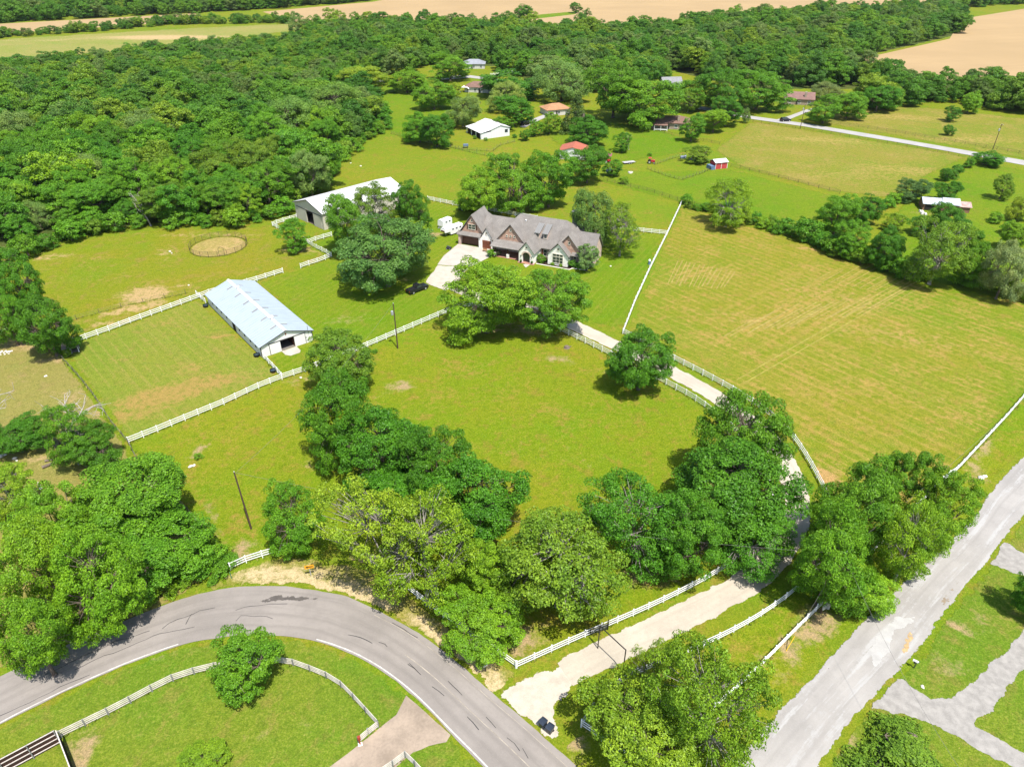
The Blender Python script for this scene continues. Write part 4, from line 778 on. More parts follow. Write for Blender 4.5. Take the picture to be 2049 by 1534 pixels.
HOLES = [(G(600, 143), 16), (G(495, 206), 12), (G(410, 182), 8), (G(632, 178), 9), (G(950, 133), 14), (G(1000, 153), 14), (G(1345, 168), 13), (G(1345, 150), 9), (G(760, 155), 12), (G(910, 155), 10), (G(1600, 200), 10)]
pts = [(p, w) for p, w in pts if all((Vector(p)-c.xy).length > r for c, r in HOLES)]
pts.sort(key=lambda t: t[0][1])
own = [o.location.xy.copy() for o in bpy.data.objects if o.type == 'EMPTY' and o.get('category') == 'tree']
n_ind = max(60, 296-len(own)); WL = {'left': ('green broadleaf tree in the front of the dense wood left of the arena barn', 'trees in the front of the left wood'), 'right': ('tree of the belt between the rough meadow and the right wheat field', 'trees of the right belt'),
      'mid': ('tree on the near edge of the wood behind the farmsteads', 'trees on the near edge of the middle wood')}
indiv = []; rest = []
lefts = [t for t in pts if t[1] == 'left'][:n_ind]; ls = set(id(t) for t in lefts)
rs = np.random.RandomState(5)
yb = max(t[0][1] for t in lefts)
for t in pts:
    p, w = t
    edge = id(t) in ls
    sz = rs.choice([.62, .8, 1.0, 1.0, 1.25, 1.5])*rs.uniform(.9, 1.1); a = 6.2*sz; h = a*rs.uniform(1.5, 2.3)/sz**.35
    if w == 'belt': a, h = 4.6*min(sz, 1.2), 7.0*min(sz, 1.2)
    if w == 'back': a, h = 8.0*sz, 14*sz
    if w == 'left' and p[1] > 380: h = min(h, 13.0); a = min(a, 8.0)
    if edge:
        dpt = p[1]
        if dpt < 185 or rs.rand() < .15: a *= .8; h *= .75
        c = [DK, MD, MD, BR, OL, GG, YG][rs.choice(7, p=[.24, .27, .17, .12, .1, .06, .04])]
        k = 'willow' if c is GG else ('oak' if rs.rand() < .35 else ('elm' if rs.rand() < .4 else 'wood'))
        cn = {id(DK): 'dark green', id(MD): 'mid green', id(BR): 'bright green', id(OL): 'olive green', id(GG): 'silvery grey-green', id(YG): 'yellow-green'}[id(c)]
        ux = float(proj((p[0], p[1], 0))[0]); zx = 'near the left picture edge' if ux < 150 else ('above the round pen' if ux < 420 else 'behind the arena barn')
        zy = 'on the front edge of the left wood' if dpt < 212 else ('a few rows inside the left wood' if dpt < 262 else 'deep inside the left wood')
        T('wood_tree', '%s tree %s, %s' % (cn, zy, zx), k, at=(p[0], p[1], a, h), col=c, group=WL['left'][1], rz=rs.uniform(0, 6.28))
    else: rest.append((p[0], p[1], a, h, rs.uniform(0, 6.28)))
# yellow and pale individuals in the wood
T('yellow_tree', 'bright yellow-leaved tree inside the left wood', 'loose', (98, 296, 152, 352), (0.30, 0.26, 0.015), var=0)
T('grey_tree', 'large silvery grey-green tree in the middle of the left wood', 'willow', (232, 215, 380, 300), GG)
T('grey_tree', 'silvery tree at the right of the left wood above the arena barn', 'willow', (575, 295, 660, 390), GG)
T('grey_tree', 'tall pale tree with white stems at the upper right of the left wood', 'willow', (520, 190, 640, 300), (0.12, 0.22, 0.05))
T('grey_tree', 'pale tree right beside the narrow lawn at the edge of the left wood', 'willow', (610, 165, 735, 262), (0.115, 0.21, 0.045))
dead('bare grey snag at the front edge of the left wood', 302, 452, 7, 2)
# shrubs at the wood's front edge
edge_px = [(62, 514), (100, 500), (140, 487), (180, 474), (230, 466), (280, 460), (320, 454), (370, 454), (420, 454), (470, 454), (510, 446), (548, 438), (580, 418), (600, 398), (640, 380), (660, 356), (668, 336), (690, 312), (715, 292), (740, 276), (765, 262), (768, 240), (764, 220)]
el = densify(GL(edge_px), 3.6, 0, 0, closed=False)
for ie, p in enumerate(el):
    h = rs.uniform(2.8, 6.0); T('edge_shrub', 'leafy shrub at the wood edge %s' % ('above the left part of the pen paddock' if ie < len(el)*.3 else 'above the round pen' if ie < len(el)*.52 else 'beside the arena barn' if ie < len(el)*.7 else 'along the narrow far lawn'), 'bush', at=(p.x+rs.uniform(-1.5, 1), p.y+rs.uniform(0, 3), h*.75, h), col=[DK, MD, BR, OL][rs.randint(4)], group='shrubs along the wood edge', cat='shrub')
# the deeper woods: one mass of trees, placed by geometry nodes
rest = np.array(rest)
me = bpy.data.meshes.new('woodland'); me.vertices.add(len(rest))
me.vertices.foreach_set('co', np.column_stack([rest[:, 0], rest[:, 1], np.zeros(len(rest))]).astype(np.float32).ravel())
pw = PR['wood']+PR['woodtall']; idx = rs.randint(0, len(pw), len(rest))
a0 = np.array([p['a'] for p in pw])[idx]; h0 = np.array([p['h'] for p in pw])[idx]
at = me.attributes.new('scl', 'FLOAT_VECTOR', 'POINT'); at.data.foreach_set('vector', np.column_stack([rest[:, 2]/a0, rest[:, 2]/a0, rest[:, 3]/h0]).astype(np.float32).ravel())
at = me.attributes.new('rot', 'FLOAT_VECTOR', 'POINT'); at.data.foreach_set('vector', np.column_stack([np.zeros(len(rest)), np.zeros(len(rest)), rest[:, 4]]).astype(np.float32).ravel())
at = me.attributes.new('idx', 'INT', 'POINT'); at.data.foreach_set('value', idx.astype(np.int32))
wood = bpy.data.objects.new('woodland', me); link(wood); tag(wood, 'mass of green trees of the deep woods behind the farm', 'woods', kind='stuff'); me.materials.append(M_leaf_far)
ng = bpy.data.node_groups.new('woodland', 'GeometryNodeTree'); ng.interface.new_socket('Geometry', in_out='INPUT', socket_type='NodeSocketGeometry'); ng.interface.new_socket('Geometry', in_out='OUTPUT', socket_type='NodeSocketGeometry')
gi = ng.nodes.new('NodeGroupInput'); go = ng.nodes.new('NodeGroupOutput'); jn = ng.nodes.new('GeometryNodeJoinGeometry'); ip = ng.nodes.new('GeometryNodeInstanceOnPoints'); mp = ng.nodes.new('GeometryNodeMeshToPoints')
srcs = {}
for o in bpy.data.objects:
    if o.type == 'MESH' and o.parent and o.name.startswith('crown'): srcs.setdefault(o.data.name, o)
order = []
for k, p in enumerate(pw):
    so = srcs.get(p['c'].name)
    if so is None: continue
    oi = ng.nodes.new('GeometryNodeObjectInfo'); oi.inputs['Object'].default_value = so; oi.transform_space = 'ORIGINAL'; oi.inputs['As Instance'].default_value = True
    ng.links.new(oi.outputs['Geometry'], jn.inputs[0]); order.append(k)
def natt(name, typ):
    nd = ng.nodes.new('GeometryNodeInputNamedAttribute'); nd.data_type = typ; nd.inputs['Name'].default_value = name; return nd.outputs['Attribute']
ng.links.new(gi.outputs[0], mp.inputs[0]); ng.links.new(mp.outputs[0], ip.inputs['Points']); ng.links.new(jn.outputs[0], ip.inputs['Instance'])
ip.inputs['Pick Instance'].default_value = True
ng.links.new(natt('idx', 'INT'), ip.inputs['Instance Index']); ng.links.new(natt('scl', 'FLOAT_VECTOR'), ip.inputs['Scale']); ng.links.new(natt('rot', 'FLOAT_VECTOR'), ip.inputs['Rotation'])
sm = ng.nodes.new('GeometryNodeSetMaterial'); sm.inputs['Material'].default_value = M_leaf_far
ng.links.new(ip.outputs[0], sm.inputs[0]); ng.links.new(sm.outputs[0], go.inputs[0])
md = wood.modifiers.new('trees', 'NODES'); md.node_group = ng
print('TREES individual', len(own), 'edge', len(lefts), 'rest', len(rest), 'protos in wood', len(order), 'depth', yb)
# ------------------------------------------------------------------ buildings
M_white = plain('white_paint', (0.78, 0.77, 0.74), 0.6, 0.3, 0, 0.05, 1.0)
M_vinyl = plain('white_vinyl', (0.80, 0.80, 0.79), 0.45, 0.4, 0, 0.04, 2.0)
M_cream = plain('cream_stone', (0.84, 0.80, 0.73), 0.9, 0.15, 0, 0.16, 2.5, 0.3)
M_dark = plain('dark_trim', (0.045, 0.040, 0.038), 0.6, 0.3)
M_void = plain('dark_interior', (0.03, 0.027, 0.025), 0.9, 0.1)
M_floor = plain('barn_floor', (0.16, 0.145, 0.13), 0.9, 0.1)
M_wood = plain('stained_wood', (0.075, 0.030, 0.018), 0.5, 0.35, 0, 0.25, 2.5)
M_woodred = plain('red_stained_wood', (0.17, 0.052, 0.024), 0.5, 0.35, 0, 0.25, 2.5)
M_brick = brick('brick', (0.58, 0.35, 0.255), (0.64, 0.45, 0.35), (0.64, 0.57, 0.50))
M_shake = brick('cedar_shakes', (0.64, 0.43, 0.32), (0.57, 0.36, 0.265), (0.42, 0.26, 0.19), 0.9)
M_roof = shingle('weathered_shingles', (0.222, 0.203, 0.184))
M_seam = metalroof('grey_metal_roof', (0.20, 0.195, 0.185), 'X', 0.45, 0.5)
t_ = NT('window_glass'); t_.bsdf((0.035, 0.050, 0.050), 0.06, 0.7); M_glass = t_.m
M_frame = plain('window_frame', (0.66, 0.61, 0.50), 0.6, 0.3)
M_black = plain('black_plastic', (0.012, 0.012, 0.014), 0.45, 0.4)
M_mulch = plain('mulch', (0.045, 0.030, 0.024), 0.95, 0.05, 0, 0.3, 4, 0.5)
def gable_roof_y(x0, x1, y0, y1, ze, zr, th=0.16, xr=None):
    """roof solid with its ridge along y"""
    xr = (x0+x1)/2 if xr is None else xr
    return MB().prism([(x0, ze), (xr, zr), (x1, ze), (x1, ze+th), (xr, zr+th*1.35), (x0, ze+th)], y0, y1, 'y')
def gable_roof_x(x0, x1, y0, y1, ze, zr, th=0.16):
    yr = (y0+y1)/2
    return MB().prism([(y0, ze), (yr, zr), (y1, ze), (y1, ze+th), (yr, zr+th*1.35), (y0, ze+th)], x0, x1, 'x')
def hip_roof(x0, x1, y0, y1, ze, zr, rx0, rx1, ry0=None, ry1=None, th=0.16):
    ym = (y0+y1)/2 if ry0 is None else ry0; yn = ym if ry1 is None else ry1
    m = MB(); V = [(x0, y0, ze), (x1, y0, ze), (x1, y1, ze), (x0, y1, ze), (x0, y0, ze+th), (x1, y0, ze+th), (x1, y1, ze+th), (x0, y1, ze+th), (rx0, ym, zr), (rx1, yn, zr)]
    m.add(V, [(3, 2, 1, 0), (0, 1, 5, 4), (1, 2, 6, 5), (2, 3, 7, 6), (3, 0, 4, 7), (4, 5, 9, 8), (5, 6, 9), (6, 7, 8, 9), (7, 4, 8)]); return m
def gable_wall(x0, x1, ze, zr, y, th=0.2, zb=0.0):
    return MB().prism([(x0, zb), (x1, zb), (x1, ze), ((x0+x1)/2, zr), (x0, ze)], y, y+th, 'y')
def window(parent, x0, x1, y, z0, z1, nx=2, nz=2, frame=None, face='y-', depth=0.08, shutters=None):
    """window set on a wall face; glass, frame and bars are parts"""
    fr = frame or M_frame; s = -1 if face[1] == '-' else 1
    def bx(m, a0, a1, d0, d1, c0, c1):
        if face[0] == 'y': m.box(a0, a1, min(y+s*d0, y+s*d1), max(y+s*d0, y+s*d1), c0, c1)
        else: m.box(min(y+s*d0, y+s*d1), max(y+s*d0, y+s*d1), a0, a1, c0, c1)
    g = MB(); bx(g, x0, x1, 0.0, 0.03, z0, z1); w = g.build('window', M_glass, parent); f = MB(); b = 0.09
    bx(f, x0-b, x1+b, 0.0, depth, z1, z1+b); bx(f, x0-b, x1+b, 0.0, depth+.03, z0-b, z0); bx(f, x0-b, x0, 0.0, depth, z0, z1); bx(f, x1, x1+b, 0.0, depth, z0, z1)
    for i in range(1, nx): q = x0+(x1-x0)*i/nx; bx(f, q-.04, q+.04, 0.0, depth*.8, z0, z1)
    for i in range(1, nz): q = z0+(z1-z0)*i/nz; bx(f, x0, x1, 0.0, depth*.7, q-.03, q+.03)
    f.build('frame', fr, w)
    if shutters:
        for q0, q1 in ((x0-b-.42, x0-b-.02), (x1+b+.02, x1+b+.42)): sm = MB(); bx(sm, q0, q1, 0.0, 0.06, z0-.08, z1+.08); sm.build('shutter', shutters, parent)
    return w
# ---- the main house
hA = G(920.7, 486.8); H = thing('house', 'large brick and stone ranch house with steep grey shingle gables', 'house', hA, R(-23.5))
MB().box(0.05, 10.15, 0.15, 11.5, 0, 3.1).build('wall', M_brick, H)
MB().prism([(10.15, 0.3), (20.4, -0.4), (28.0, -0.6), (39.4, -0.8), (39.4, 6.9), (37.5, 6.9), (37.5, 12.2), (10.15, 12.0)], 0, 3.05).build('wall', M_brick, H)
gable_wall(0.1, 7.7, 3.2, 8.5, 0.0, 0.25, 3.1).build('gable_wall', M_shake, H)
gable_roof_y(-0.45, 8.25, -0.35, 8.2, 2.9, 8.75).build('roof', M_roof, H)
MB().prism([(-1.1, 2.95), (0.02, 3.75), (0.02, 3.9), (-1.1, 3.1)], -0.45, 7.0, 'x').build('skirt_roof', M_roof, H)
hip_roof(-0.45, 8.3, 6.0, 12.0, 2.9, 7.6, 3.6, 4.2, 8.6).build('roof', M_roof, H)
gable_wall(6.85, 10.35, 3.0, 5.75, -0.55, 0.3).build('gable_wall', M_cream, H)
gable_roof_y(6.55, 10.7, -0.85, 6.0, 2.85, 6.0, 0.15).build('roof', M_roof, H)
gable_roof_x(6.0, 17.0, -0.2, 11.4, 2.9, 7.4).build('roof', M_roof, H)
hip_roof(9.9, 36.6, -1.05, 12.4, 2.9, 9.2, 16.2, 29.8, 5.6).build('roof', M_roof, H)
d1 = MB().box(0.75, 6.3, 0.05, 0.18, 0.02, 2.45); g1 = d1.build('garage_door', M_wood, H)
for i in range(2): MB().box(0.85+i*2.75, 3.42+i*2.75, -0.02, 0.05, 0.1, 2.38).build('door_leaf', M_wood, g1)
MB().box(-0.02, 0.62, -0.9, -0.3, 0, 2.95).build('pier', M_brick, H); MB().box(6.35, 6.95, -0.9, -0.3, 0, 2.95).build('pier', M_cream, H)
g2 = MB().box(7.35, 9.95, -0.60, -0.5, 0.02, 2.35).build('garage_door', M_woodred, H)
for i in range(4): MB().box(7.42, 9.88, -0.64, -0.6, 0.08+i*.57, 0.58+i*.57).build('panel', M_woodred, g2)
window(H, 2.85, 4.95, 0.0, 4.75, 6.1, 2, 2, shutters=M_wood)
window(H, 3.7, 4.1, 0.0, 7.0, 7.5, 1, 1); window(H, 8.4, 8.8, -0.55, 4.2, 4.7, 1, 1)
# porch
gable_wall(12.1, 20.7, 3.6, 8.1, -1.65, 0.3, 3.3).build('gable_wall', M_shake, H)
gable_roof_y(11.6, 21.2, -2.0, 6.0, 2.95, 8.45).build('roof', M_roof, H)
MB().prism([(-5.0, 2.85), (-1.62, 3.75), (-1.62, 3.92), (-5.0, 3.02)], 11.7, 20.7, 'x').build('porch_roof', M_roof, H)
MB().box(12.0, 20.4, -4.8, 0.3, 0.0, 0.16).build('porch_floor', plain('brick_paving', (0.33, 0.17, 0.12), 0.85, 0.15, 0, 0.2, 3), H)
for u in (13.1, 16.8):
    c = MB().box(u-.34, u+.34, -4.72, -4.04, 0.15, 1.15).build('column', M_cream, H); MB().box(u-.14, u+.14, -4.52, -4.24, 1.15, 2.9).build('post', M_wood, c)
window(H, 13.4, 14.6, -0.02, 0.9, 2.4, 2, 2); window(H, 17.6, 19.0, -0.2, 0.5, 2.5, 2, 2)
for u in (15.3, 16.4, 17.5): window(H, u-.2, u+.2, -1.65, 5.0, 5.4, 1, 1)
window(H, 16.2, 16.6, -1.65, 6.6, 7.1, 1, 1)
# entrance
e = MB(); e.prism([(20.5, 0), (21.6, 0), (21.6, 2.2), (21.9, 2.75), (22.65, 3.05), (23.4, 2.75), (23.7, 2.2), (23.7, 0), (24.8, 0), (24.8, 3.1), (22.65, 5.75), (20.5, 3.1)], -5.6, -5.2, 'y'); e.build('entrance_wall', M_cream, H)
MB().box(20.5, 20.85, -5.2, -0.5, 0, 3.05).build('wall', M_cream, H); MB().box(24.45, 24.8, -5.2, -0.5, 0, 3.05).build('wall', M_cream, H)
ar = MB()
for k in range(10):
    t0, t1 = math.pi*k/10, math.pi*(k+1)/10
    ar.prism([(22.65-1.05*math.cos(t0), 2.1+.95*math.sin(t0)), (22.65-1.05*math.cos(t1), 2.1+.95*math.sin(t1)), (22.65-1.4*math.cos(t1), 2.1+1.3*math.sin(t1)), (22.65-1.4*math.cos(t0), 2.1+1.3*math.sin(t0))], -5.68, -5.6, 'y')
ar.build('brick_arch', M_brick, H)
dr = MB().box(21.6, 23.7, -4.9, -4.8, 0.15, 3.0).build('front_door', M_dark, H)
for i in range(2): MB().box(21.75+i*1.0, 22.55+i*1.0, -4.95, -4.9, 0.4, 2.5).build('pane', M_glass, dr)
MB().box(20.3, 25.0, -6.2, -4.8, 0, 0.15).build('door_step', plain('brick_paving', (0.33, 0.17, 0.12)), H)
gable_roof_y(20.15, 25.15, -5.95, 4.0, 2.85, 5.95, 0.15).build('roof', M_roof, H)
window(H, 22.45, 22.85, -5.6, 4.1, 4.6, 1, 1)
for u in (21.1, 24.2):
    MB().box(u-.07, u+.07, -5.78, -5.6, 1.7, 2.1).build('wall_lamp', M_dark, H)
window(H, 25.7, 27.6, -0.55, 0.7, 2.5, 2, 2)
MB().box(25.15, 25.6, -0.68, -0.55, 0.6, 2.6).build('shutter', M_woodred, H)
# white gable with the tall window
gable_wall(28.1, 33.75, 3.05, 5.95, -3.75, 0.3).build('gable_wall', M_cream, H); MB().box(28.1, 28.4, -3.45, -0.5, 0, 3.05).build('wall', M_cream, H); MB().box(33.45, 33.75, -3.45, -0.7, 0, 3.05).build('wall', M_cream, H)
gable_roof_y(27.75, 34.1, -4.1, 3.5, 2.85, 6.2, 0.15).build('roof', M_roof, H)
window(H, 29.5, 32.3, -3.75, 0.75, 2.35, 3, 2); window(H, 29.5, 32.3, -3.75, 2.55, 3.2, 3, 1); window(H, 30.7, 31.15, -3.75, 4.3, 4.85, 1, 1)
gable_wall(29.2, 36.8, 3.4, 7.75, -1.75, 0.3, 3.0).build('gable_wall', M_shake, H)
gable_roof_y(28.8, 37.2, -2.1, 5.0, 2.95, 8.0).build('roof', M_roof, H)
MB().prism([(-2.75, 2.85), (-1.7, 3.5), (-1.7, 3.66), (-2.75, 3.0)], 34.15, 37.3, 'x').build('skirt_roof', M_roof, H)
window(H, 33.0, 33.45, -1.75, 5.6, 6.2, 1, 1); window(H, 34.4, 35.0, -0.78, 1.4, 2.1, 1, 1)
# right wing
MB().prism([(-0.8, 0), (6.9, 0), (6.9, 3.0), (3.05, 7.3), (-0.8, 3.0)], 39.4, 39.65, 'x').build('gable_wall', M_brick, H)
gable_roof_x(29.5, 40.0, -1.25, 7.3, 2.85, 7.6).build('roof', M_roof, H)
hip_roof(27.5, 38.2, 5.5, 13.0, 2.9, 7.2, 31.0, 34.5, 9.2).build('roof', M_roof, H)
window(H, 1.2, 2.0, 39.65, 1.0, 2.2, 1, 2, face='x+')
ch = MB().box(29.3, 30.7, 11.6, 12.6, 0, 9.6).build('chimney', plain('grey_stone', (0.24, 0.225, 0.21), 0.9, 0.1, 0, 0.2, 2, .3), H); MB().box(29.1, 30.9, 11.4, 12.8, 9.6, 9.85).build('chimney_cap', plain('chimney_cap', (0.42, 0.40, 0.38)), ch)
def roof_v(z): return -1.05+(z-3.06)*(6.65/6.14)
for u in (23.2, 25.5):
    z0, z1 = 5.0, 6.35; v0 = roof_v(z0)-0.0
    dm = MB().prism([(roof_v(4.8), 4.75), (roof_v(4.8), z1), (roof_v(7.6), 7.55)], u-.62, u+.62, 'x').build('dormer', M_brick, H)
    MB().prism([(roof_v(4.8)-.35, z1+.02), (roof_v(4.8)-.35, z1+.13), (roof_v(7.8), 8.0), (roof_v(7.8), 7.86)], u-.82, u+.82, 'x').build('dormer_roof', M_seam, dm)
    window(H, u-.38, u+.38, roof_v(4.8), 5.15, 6.15, 1, 2)
MB().lathe([(.16, 0), (.16, .5), (.24, .52), (.24, .62)], 8, (18.5, 4.2, 7.6)).build('roof_vent', M_white, H)
bed = MB().prism([(25.0, -1.0), (28.0, -1.0), (28.0, -3.9), (33.9, -3.9), (34.0, -1.2), (38.8, -1.2), (38.8, -3.6), (35.0, -3.9), (34.6, -5.0), (25.2, -4.8)], 0.03, 0.10); bed.build('mulch_bed', M_mulch, H)
MB().path([(25.2, -4.9, .1), (34.7, -5.1, .1), (35.1, -4.0, .1), (38.9, -3.7, .1), (38.9, -1.2, .1)], .09, 5).build('bed_edging', M_cream, H)
# ---- long stable
sN = G(525, 715.7); sE = G(627.4, 681.3); sa = math.atan2(sE.y-sN.y, sE.x-sN.x); SW, SL, SE, SR = 11.5, 32.0, 2.55, 4.5
St = thing('stable', 'long white horse stable with pale blue metal gable roof', 'stable', sN, sa)
M_sroof = metalroof('pale_blue_roof', (0.335, 0.39, 0.435), 'Y', 0.95, 0.5, 0.4); M_swall = metalroof('white_steel_wall', (0.74, 0.73, 0.70), 'Y', 0.6, 0.6, 0.1)
MB().box(0, .15, 0, SL, 0, SE).build('wall', M_swall, St); MB().box(SW-.15, SW, 0, SL, 0, SE).build('wall', M_swall, St)
MB().prism([(0, 0), (SW, 0), (SW, SE), (SW/2, SR), (0, SE)], SL-.15, SL, 'y').build('gable_wall', M_swall, St)
MB().prism([(0, 0), (4.3, 0), (4.3, 2.45), (7.4, 2.45), (7.4, 0), (SW, 0), (SW, SE), (SW/2, SR), (0, SE)], 0, .15, 'y').build('gable_wall', M_swall, St)
MB().prism([(-.35, SE-.06), (SW/2, SR+.02), (SW/2, SR+.14), (-.35, SE+.06)], -.3, SL+.3, 'y').build('roof', M_sroof, St)
MB().prism([(SW/2, SR+.02), (SW+.35, SE-.06), (SW+.35, SE+.06), (SW/2, SR+.14)], -.3, SL+.3, 'y').build('roof', M_sroof, St)
MB().prism([(SW/2-.35, SR+.05), (SW/2, SR+.22), (SW/2+.35, SR+.05), (SW/2+.35, SR+.12), (SW/2, SR+.29), (SW/2-.35, SR+.12)], -.32, SL+.32, 'y').build('ridge_cap', plain('pale_cap', (0.62, 0.58, 0.54)), St)
M_skyl = plain('weathered_skylight', (0.20, 0.195, 0.185), 0.7, 0.2, 0, .3, 2)
for k in range(6):
    for sd in (-1, 1):
        y = 3.0+k*5.0; x0 = SW/2+sd*.5; x1 = SW/2+sd*1.9; zf = lambda x: SR+.14-(SR-SE+.08)*abs(x-SW/2)/(SW/2+.35)+.012
        MB().hexa([(x0, y, zf(x0)-.02), (x1, y, zf(x1)-.02), (x1, y+.45, zf(x1)-.02), (x0, y+.45, zf(x0)-.02), (x0, y, zf(x0)+.02), (x1, y, zf(x1)+.02), (x1, y+.45, zf(x1)+.02), (x0, y+.45, zf(x0)+.02)]).build('skylight', M_skyl, St)
for y in (6.5, 26.0): MB().lathe([(.3, 0), (.3, .3), (.42, .34), (.36, .55), (.1, .62)], 10, (SW/2, y, SR+.2)).build('ridge_vent', M_white, St)
for a0, a1 in ((1.9, 4.25), (7.45, 9.8)): MB().box(a0, a1, -.1, -.02, .05, 2.5).build('sliding_door', M_swall, St)
for x in (1.88, 9.82): MB().box(x-.05, x+.05, -.11, -.01, .05, 2.5).build('door_trim', M_dark, St)
MB().box(1.7, 10.0, -.14, 0, 2.52, 2.64).build('door_track', M_dark, St)
for x in (0, SW): MB().box(x-.06, x+.06, -.06, .06, 0, SE).build('corner_trim', M_dark, St)
MB().prism([(-.35, SE-.12), (SW/2, SR-.06), (SW+.35, SE-.12), (SW+.35, SE), (SW/2, SR+.06), (-.35, SE)], -.36, -.3, 'y').build('gable_trim', M_dark, St)
MB().box(SW/2-.12, SW/2+.12, -.14, -.02, 3.55, 3.9).build('barn_lamp', M_woodred, St)
for y in (2.3, 5.2, 8.4, 11.4, 19.0, 22.3, 25.2, 28.0): MB().box(-.05, .05, y, y+.7, 1.35, 2.0).build('stall_window', M_void, St)
MB().box(-.06, .05, 14.2, 16.0, 0, 2.35).build('side_door', M_void, St)
MB().box(.16, SW-.16, .16, SL-.16, 0.02, .06).build('aisle_floor', M_floor, St)
for x in (4.2, 7.3): MB().box(x, x+.1, .5, SL-.5, .06, 2.3).build('stall_front', M_wood, St)
MB().prism([(4.2, -.1), (7.5, -.1), (7.5, -2.2), (7.0, -3.0), (4.9, -3.0), (4.2, -2.0)], .03, .10).build('doorstep_slab', M_conc, St)
MB().tube((10.6, -.2, 2.2), (10.6, -.2, 4.0), .04).build('antenna', M_dark, St)
for dx in (9.9, 10.0): MB().box(dx, dx+.25, -.05, .0, 1.2 if dx < 10 else .5, 1.5 if dx < 10 else .8).build('meter_box', plain('grey_box', (.3, .3, .3)), St)
# ---- arena barn
aN = G(594.2, 435.3); aE = G(649.5, 460.5); aa = math.atan2(aE.y-aN.y, aE.x-aN.x); AW = (aE-aN).length; AE_, AR_ = 5.0, 7.4
far = G(763, 364.6, AE_); AL = (far.xy-aN.xy).length
Ab = thing('arena_barn', 'big beige metal riding arena barn with bright white roof', 'barn', aN, aa)
M_beige = metalroof('beige_steel_wall', (0.50, 0.46, 0.385), 'X', 0.6, 0.65, 0.1); M_wroof = metalroof('white_roof', (0.62, 0.61, 0.60), 'Y', 0.9, 0.5, 0.08)
def g4(x0, x1, z1): return [(x0, 0), (x1, 0), (x1, z1), (x0, z1)]
dw0, dw1 = AW*.40, AW*.66
MB().prism([(0, 0), (dw0, 0), (dw0, 3.9), (dw1, 3.9), (dw1, 0), (AW, 0), (AW, AE_), (AW/2, AR_), (0, AE_)], 0, .2, 'y').build('gable_wall', M_beige, Ab)
MB().prism([(0, 0), (AW, 0), (AW, AE_), (AW/2, AR_), (0, AE_)], AL-.2, AL, 'y').build('gable_wall', M_beige, Ab)
MB().box(0, .2, .2, AL-.2, 0, AE_).build('wall', M_beige, Ab); MB().box(AW-.2, AW, .2, AL-.2, 0, AE_).build('wall', M_beige, Ab)
gable_roof_y(-.4, AW+.4, -.3, AL+.3, AE_-.08, AR_, .15).build('roof', M_wroof, Ab)
MB().prism([(-.4, AE_-.2), (AW/2, AR_-.1), (AW+.4, AE_-.2), (AW+.4, AE_-.02), (AW/2, AR_+.1), (-.4, AE_-.02)], -.37, -.3, 'y').build('gable_trim', M_dark, Ab)
MB().box(AW*.14, dw0, -.1, -.02, .05, 3.95).build('sliding_door', M_beige, Ab); MB().box(dw1, AW*.93, -.1, -.02, .05, 3.95).build('sliding_door', M_beige, Ab)
MB().box(AW*.05, AW*.97, -.14, -.02, 3.97, 4.12).build('door_track', M_dark, Ab)
MB().box(.2, AW-.2, .2, AL-.2, .02, .08).build('arena_floor', plain('arena_dirt', (.20, .15, .11), .95, .05), Ab)
# ---- small shelter by the left fence
sh = thing('animal_shelter', 'small grey open shelter at the fence corner on the left', 'shelter', G(131, 706), R(27))
MB().prism([(0, 0), (2.6, 0), (2.6, .1), (0, .1)], -.6, .6, 'y').build('floor', M_floor, sh)
MB().hexa([(-.3, -1.3, 1.35), (3.0, -1.3, 1.35), (3.0, 1.1, 1.75), (-.3, 1.1, 1.75), (-.3, -1.3, 1.45), (3.0, -1.3, 1.45), (3.0, 1.1, 1.85), (-.3, 1.1, 1.85)]).build('roof', plain('weathered_sheet', (.27, .235, .21), .8, .2, 0, .2, 2), sh)
MB().box(0, 2.6, .85, .95, 0, 1.7).build('back_wall', M_dark, sh); MB().box(0, 1.4, -.95, -.85, 0, 1.38).build('front_wall', plain('grey_board', (.26, .25, .27)), sh)
for x, y in ((2.6, -.9), (0, -.9), (2.6, .8)): MB().box(x-.06, x+.06, y-.06, y+.06, 0, 1.45).build('post', M_white, sh)
# ---- farmsteads beyond
def farmhouse(name, label, px, py, w, d, rz, wall, roof, he=2.5, hr=2.2, hip=True, wins=3, chim=False, cat='house'):
    t = thing(name, label, cat, G(px, py), R(rz)); MB().box(-w/2, w/2, 0, d, 0, he).build('wall', wall, t)
    if hip: hip_roof(-w/2-.5, w/2+.5, -.5, d+.5, he, he+hr, -w/2+d*.45, w/2-d*.45).build('roof', roof, t)
    else:
        gable_roof_x(-w/2-.4, w/2+.4, -.5, d+.5, he-.1, he+hr).build('roof', roof, t)
        for x in (-w/2, w/2-.15): MB().prism([(0, he), (d, he), (d/2, he+hr-.1)], x, x+.15, 'x').build('gable_wall', wall, t)
    for i in range(wins):
        x = -w/2+w*(i+.5)/wins; window(t, x-.6, x+.6, 0, .8, 2.0, 2, 1, M_white)
    dd = MB().box(-w*.08-.5, -w*.08+.5, -.06, 0, 0, 2.1).build('door', M_dark, t)
    if chim: MB().box(w*.15, w*.15+1.0, d*.1, d*.1+.8, 0, he+hr+.8).build('chimney', chim, t)
    return t
R_brown = shingle('brown_shingles', (0.205, 0.125, 0.098)); R_orange = shingle('orange_shingles', (0.40, 0.215, 0.115)); R_red = shingle('red_brown_shingles', (0.225, 0.135, 0.115)); R_grey = shingle('grey_shingles', (.25, .25, .26))
W_pale = plain('pale_siding', (.52, .50, .46)); W_brick = brick('tan_brick', (.30, .20, .13), (.36, .26, .18), (.40, .36, .30))
